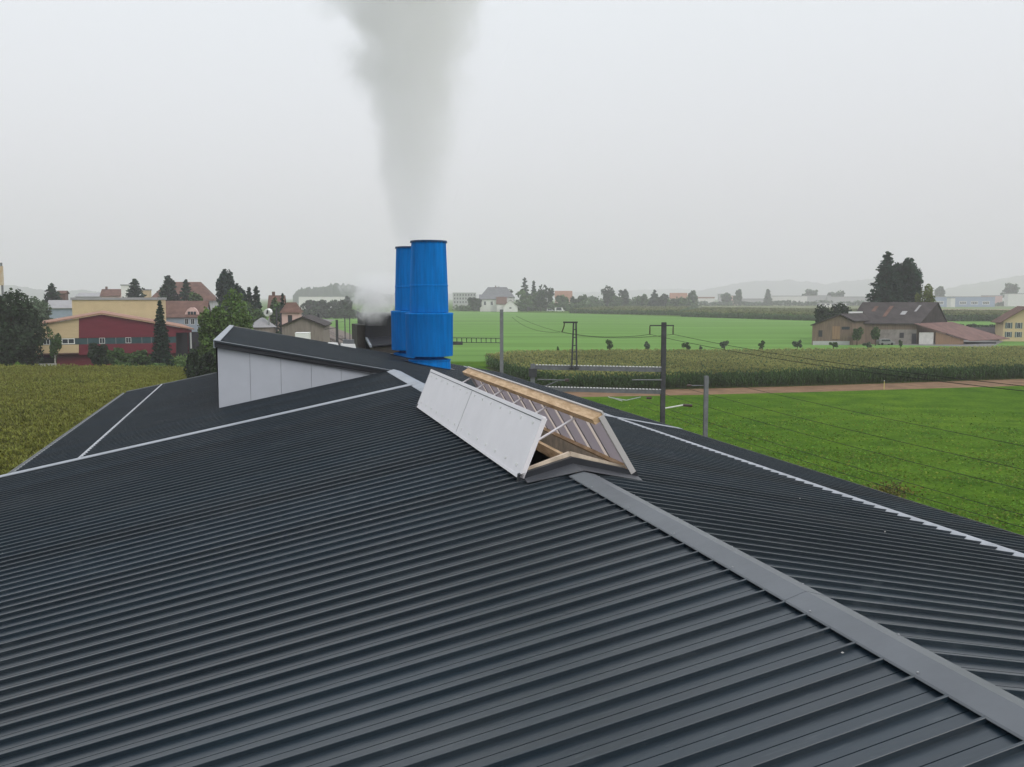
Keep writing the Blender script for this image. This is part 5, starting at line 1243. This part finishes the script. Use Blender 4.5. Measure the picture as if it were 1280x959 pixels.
hill('', [(640, 371), (690, 366), (740, 365), (800, 362), (850, 361), (900, 364), (960, 371)], 7600, 1200, 'forest', 5)
hill('', [(470, 371), (520, 366), (580, 367), (640, 371)], 6000, 900, 'forest', 4)

# ------------------------------------------------------------------ haze
mb = MB(); mb.box(-9500, -800, -1.0, 9500, 8900, 330); hz = mb.build('haze', D.materials.new('haze_air')); tag(hz, kind='stuff')
hm = hz.data.materials[0]; hm.use_nodes = True; hm.node_tree.nodes.remove(hm.node_tree.nodes['Principled BSDF'])
pv = hm.node_tree.nodes.new('ShaderNodeVolumePrincipled'); pv.inputs['Color'].default_value = (.975, .93, .985, 1); pv.inputs['Density'].default_value = .00034
hm.node_tree.links.new(pv.outputs[0], hm.node_tree.nodes['Material Output'].inputs['Volume'])

# ------------------------------------------------------------------ light
w = D.worlds.new('World'); scene.world = w; w.use_nodes = True; N = w.node_tree.nodes; L = w.node_tree.links
SUN_EL, SUN_ROT = math.radians(46), math.radians(130)
sky = N.new('ShaderNodeTexSky'); sky.sky_type = 'NISHITA'; sky.sun_disc = False; sky.sun_elevation = SUN_EL; sky.sun_rotation = SUN_ROT; sky.dust_density = 4; sky.air_density = 1.0
hs_ = N.new('ShaderNodeHueSaturation'); hs_.inputs['Saturation'].default_value = .25; L.new(sky.outputs[0], hs_.inputs['Color'])
bg = N['Background']; L.new(hs_.outputs[0], bg.inputs['Color']); bg.inputs['Strength'].default_value = .05
tc = N.new('ShaderNodeTexCoord'); sp = N.new('ShaderNodeSeparateXYZ'); L.new(tc.outputs['Generated'], sp.inputs[0])
rp_ = N.new('ShaderNodeValToRGB'); L.new(sp.outputs['Z'], rp_.inputs['Fac']); e = rp_.color_ramp.elements
e[0].position = 0; e[0].color = (.56, .565, .585, 1); e[1].position = 1; e[1].color = (.93, 1.0, 1.10, 1)
x = e.new(.12); x.color = (.60, .605, .625, 1); x = e.new(.32); x.color = (.70, .735, .765, 1)
bg2 = N.new('ShaderNodeBackground'); L.new(rp_.outputs[0], bg2.inputs['Color']); bg2.inputs['Strength'].default_value = 1.06
ad = N.new('ShaderNodeAddShader'); L.new(bg.outputs[0], ad.inputs[0]); L.new(bg2.outputs[0], ad.inputs[1]); L.new(ad.outputs[0], N['World Output'].inputs['Surface'])
sl = D.lights.new('Sun', 'SUN'); sl.energy = 1.0; sl.angle = math.radians(40); sl.color = (1, .94, .88); so = D.objects.new('Sun', sl); COL.objects.link(so)
so.rotation_euler = (math.pi/2-SUN_EL, 0, math.pi-SUN_ROT)

# ------------------------------------------------------------------ camera
cd = D.cameras.new('Camera'); cam = D.objects.new('Camera', cd); COL.objects.link(cam); scene.camera = cam
cam.location = (0, 0, CAM_H); cam.rotation_euler = (math.pi/2-PITCH, 0, 0)
cd.sensor_fit = 'HORIZONTAL'; cd.sensor_width = 36; cd.lens = 36*F_PX/1280; cd.clip_start = .1; cd.clip_end = 20000
vs = scene.view_settings; vs.view_transform = 'Standard'; vs.look = 'None'; vs.exposure = 0; vs.gamma = 1; vs.use_curve_mapping = False
scene.render.engine = 'CYCLES'; cy = scene.cycles
cy.use_denoising = True; cy.max_bounces = 12; cy.diffuse_bounces = 3; cy.glossy_bounces = 3; cy.transmission_bounces = 4; cy.transparent_max_bounces = 12; cy.volume_bounces = 8
cy.volume_step_rate = .6; cy.volume_max_steps = 256
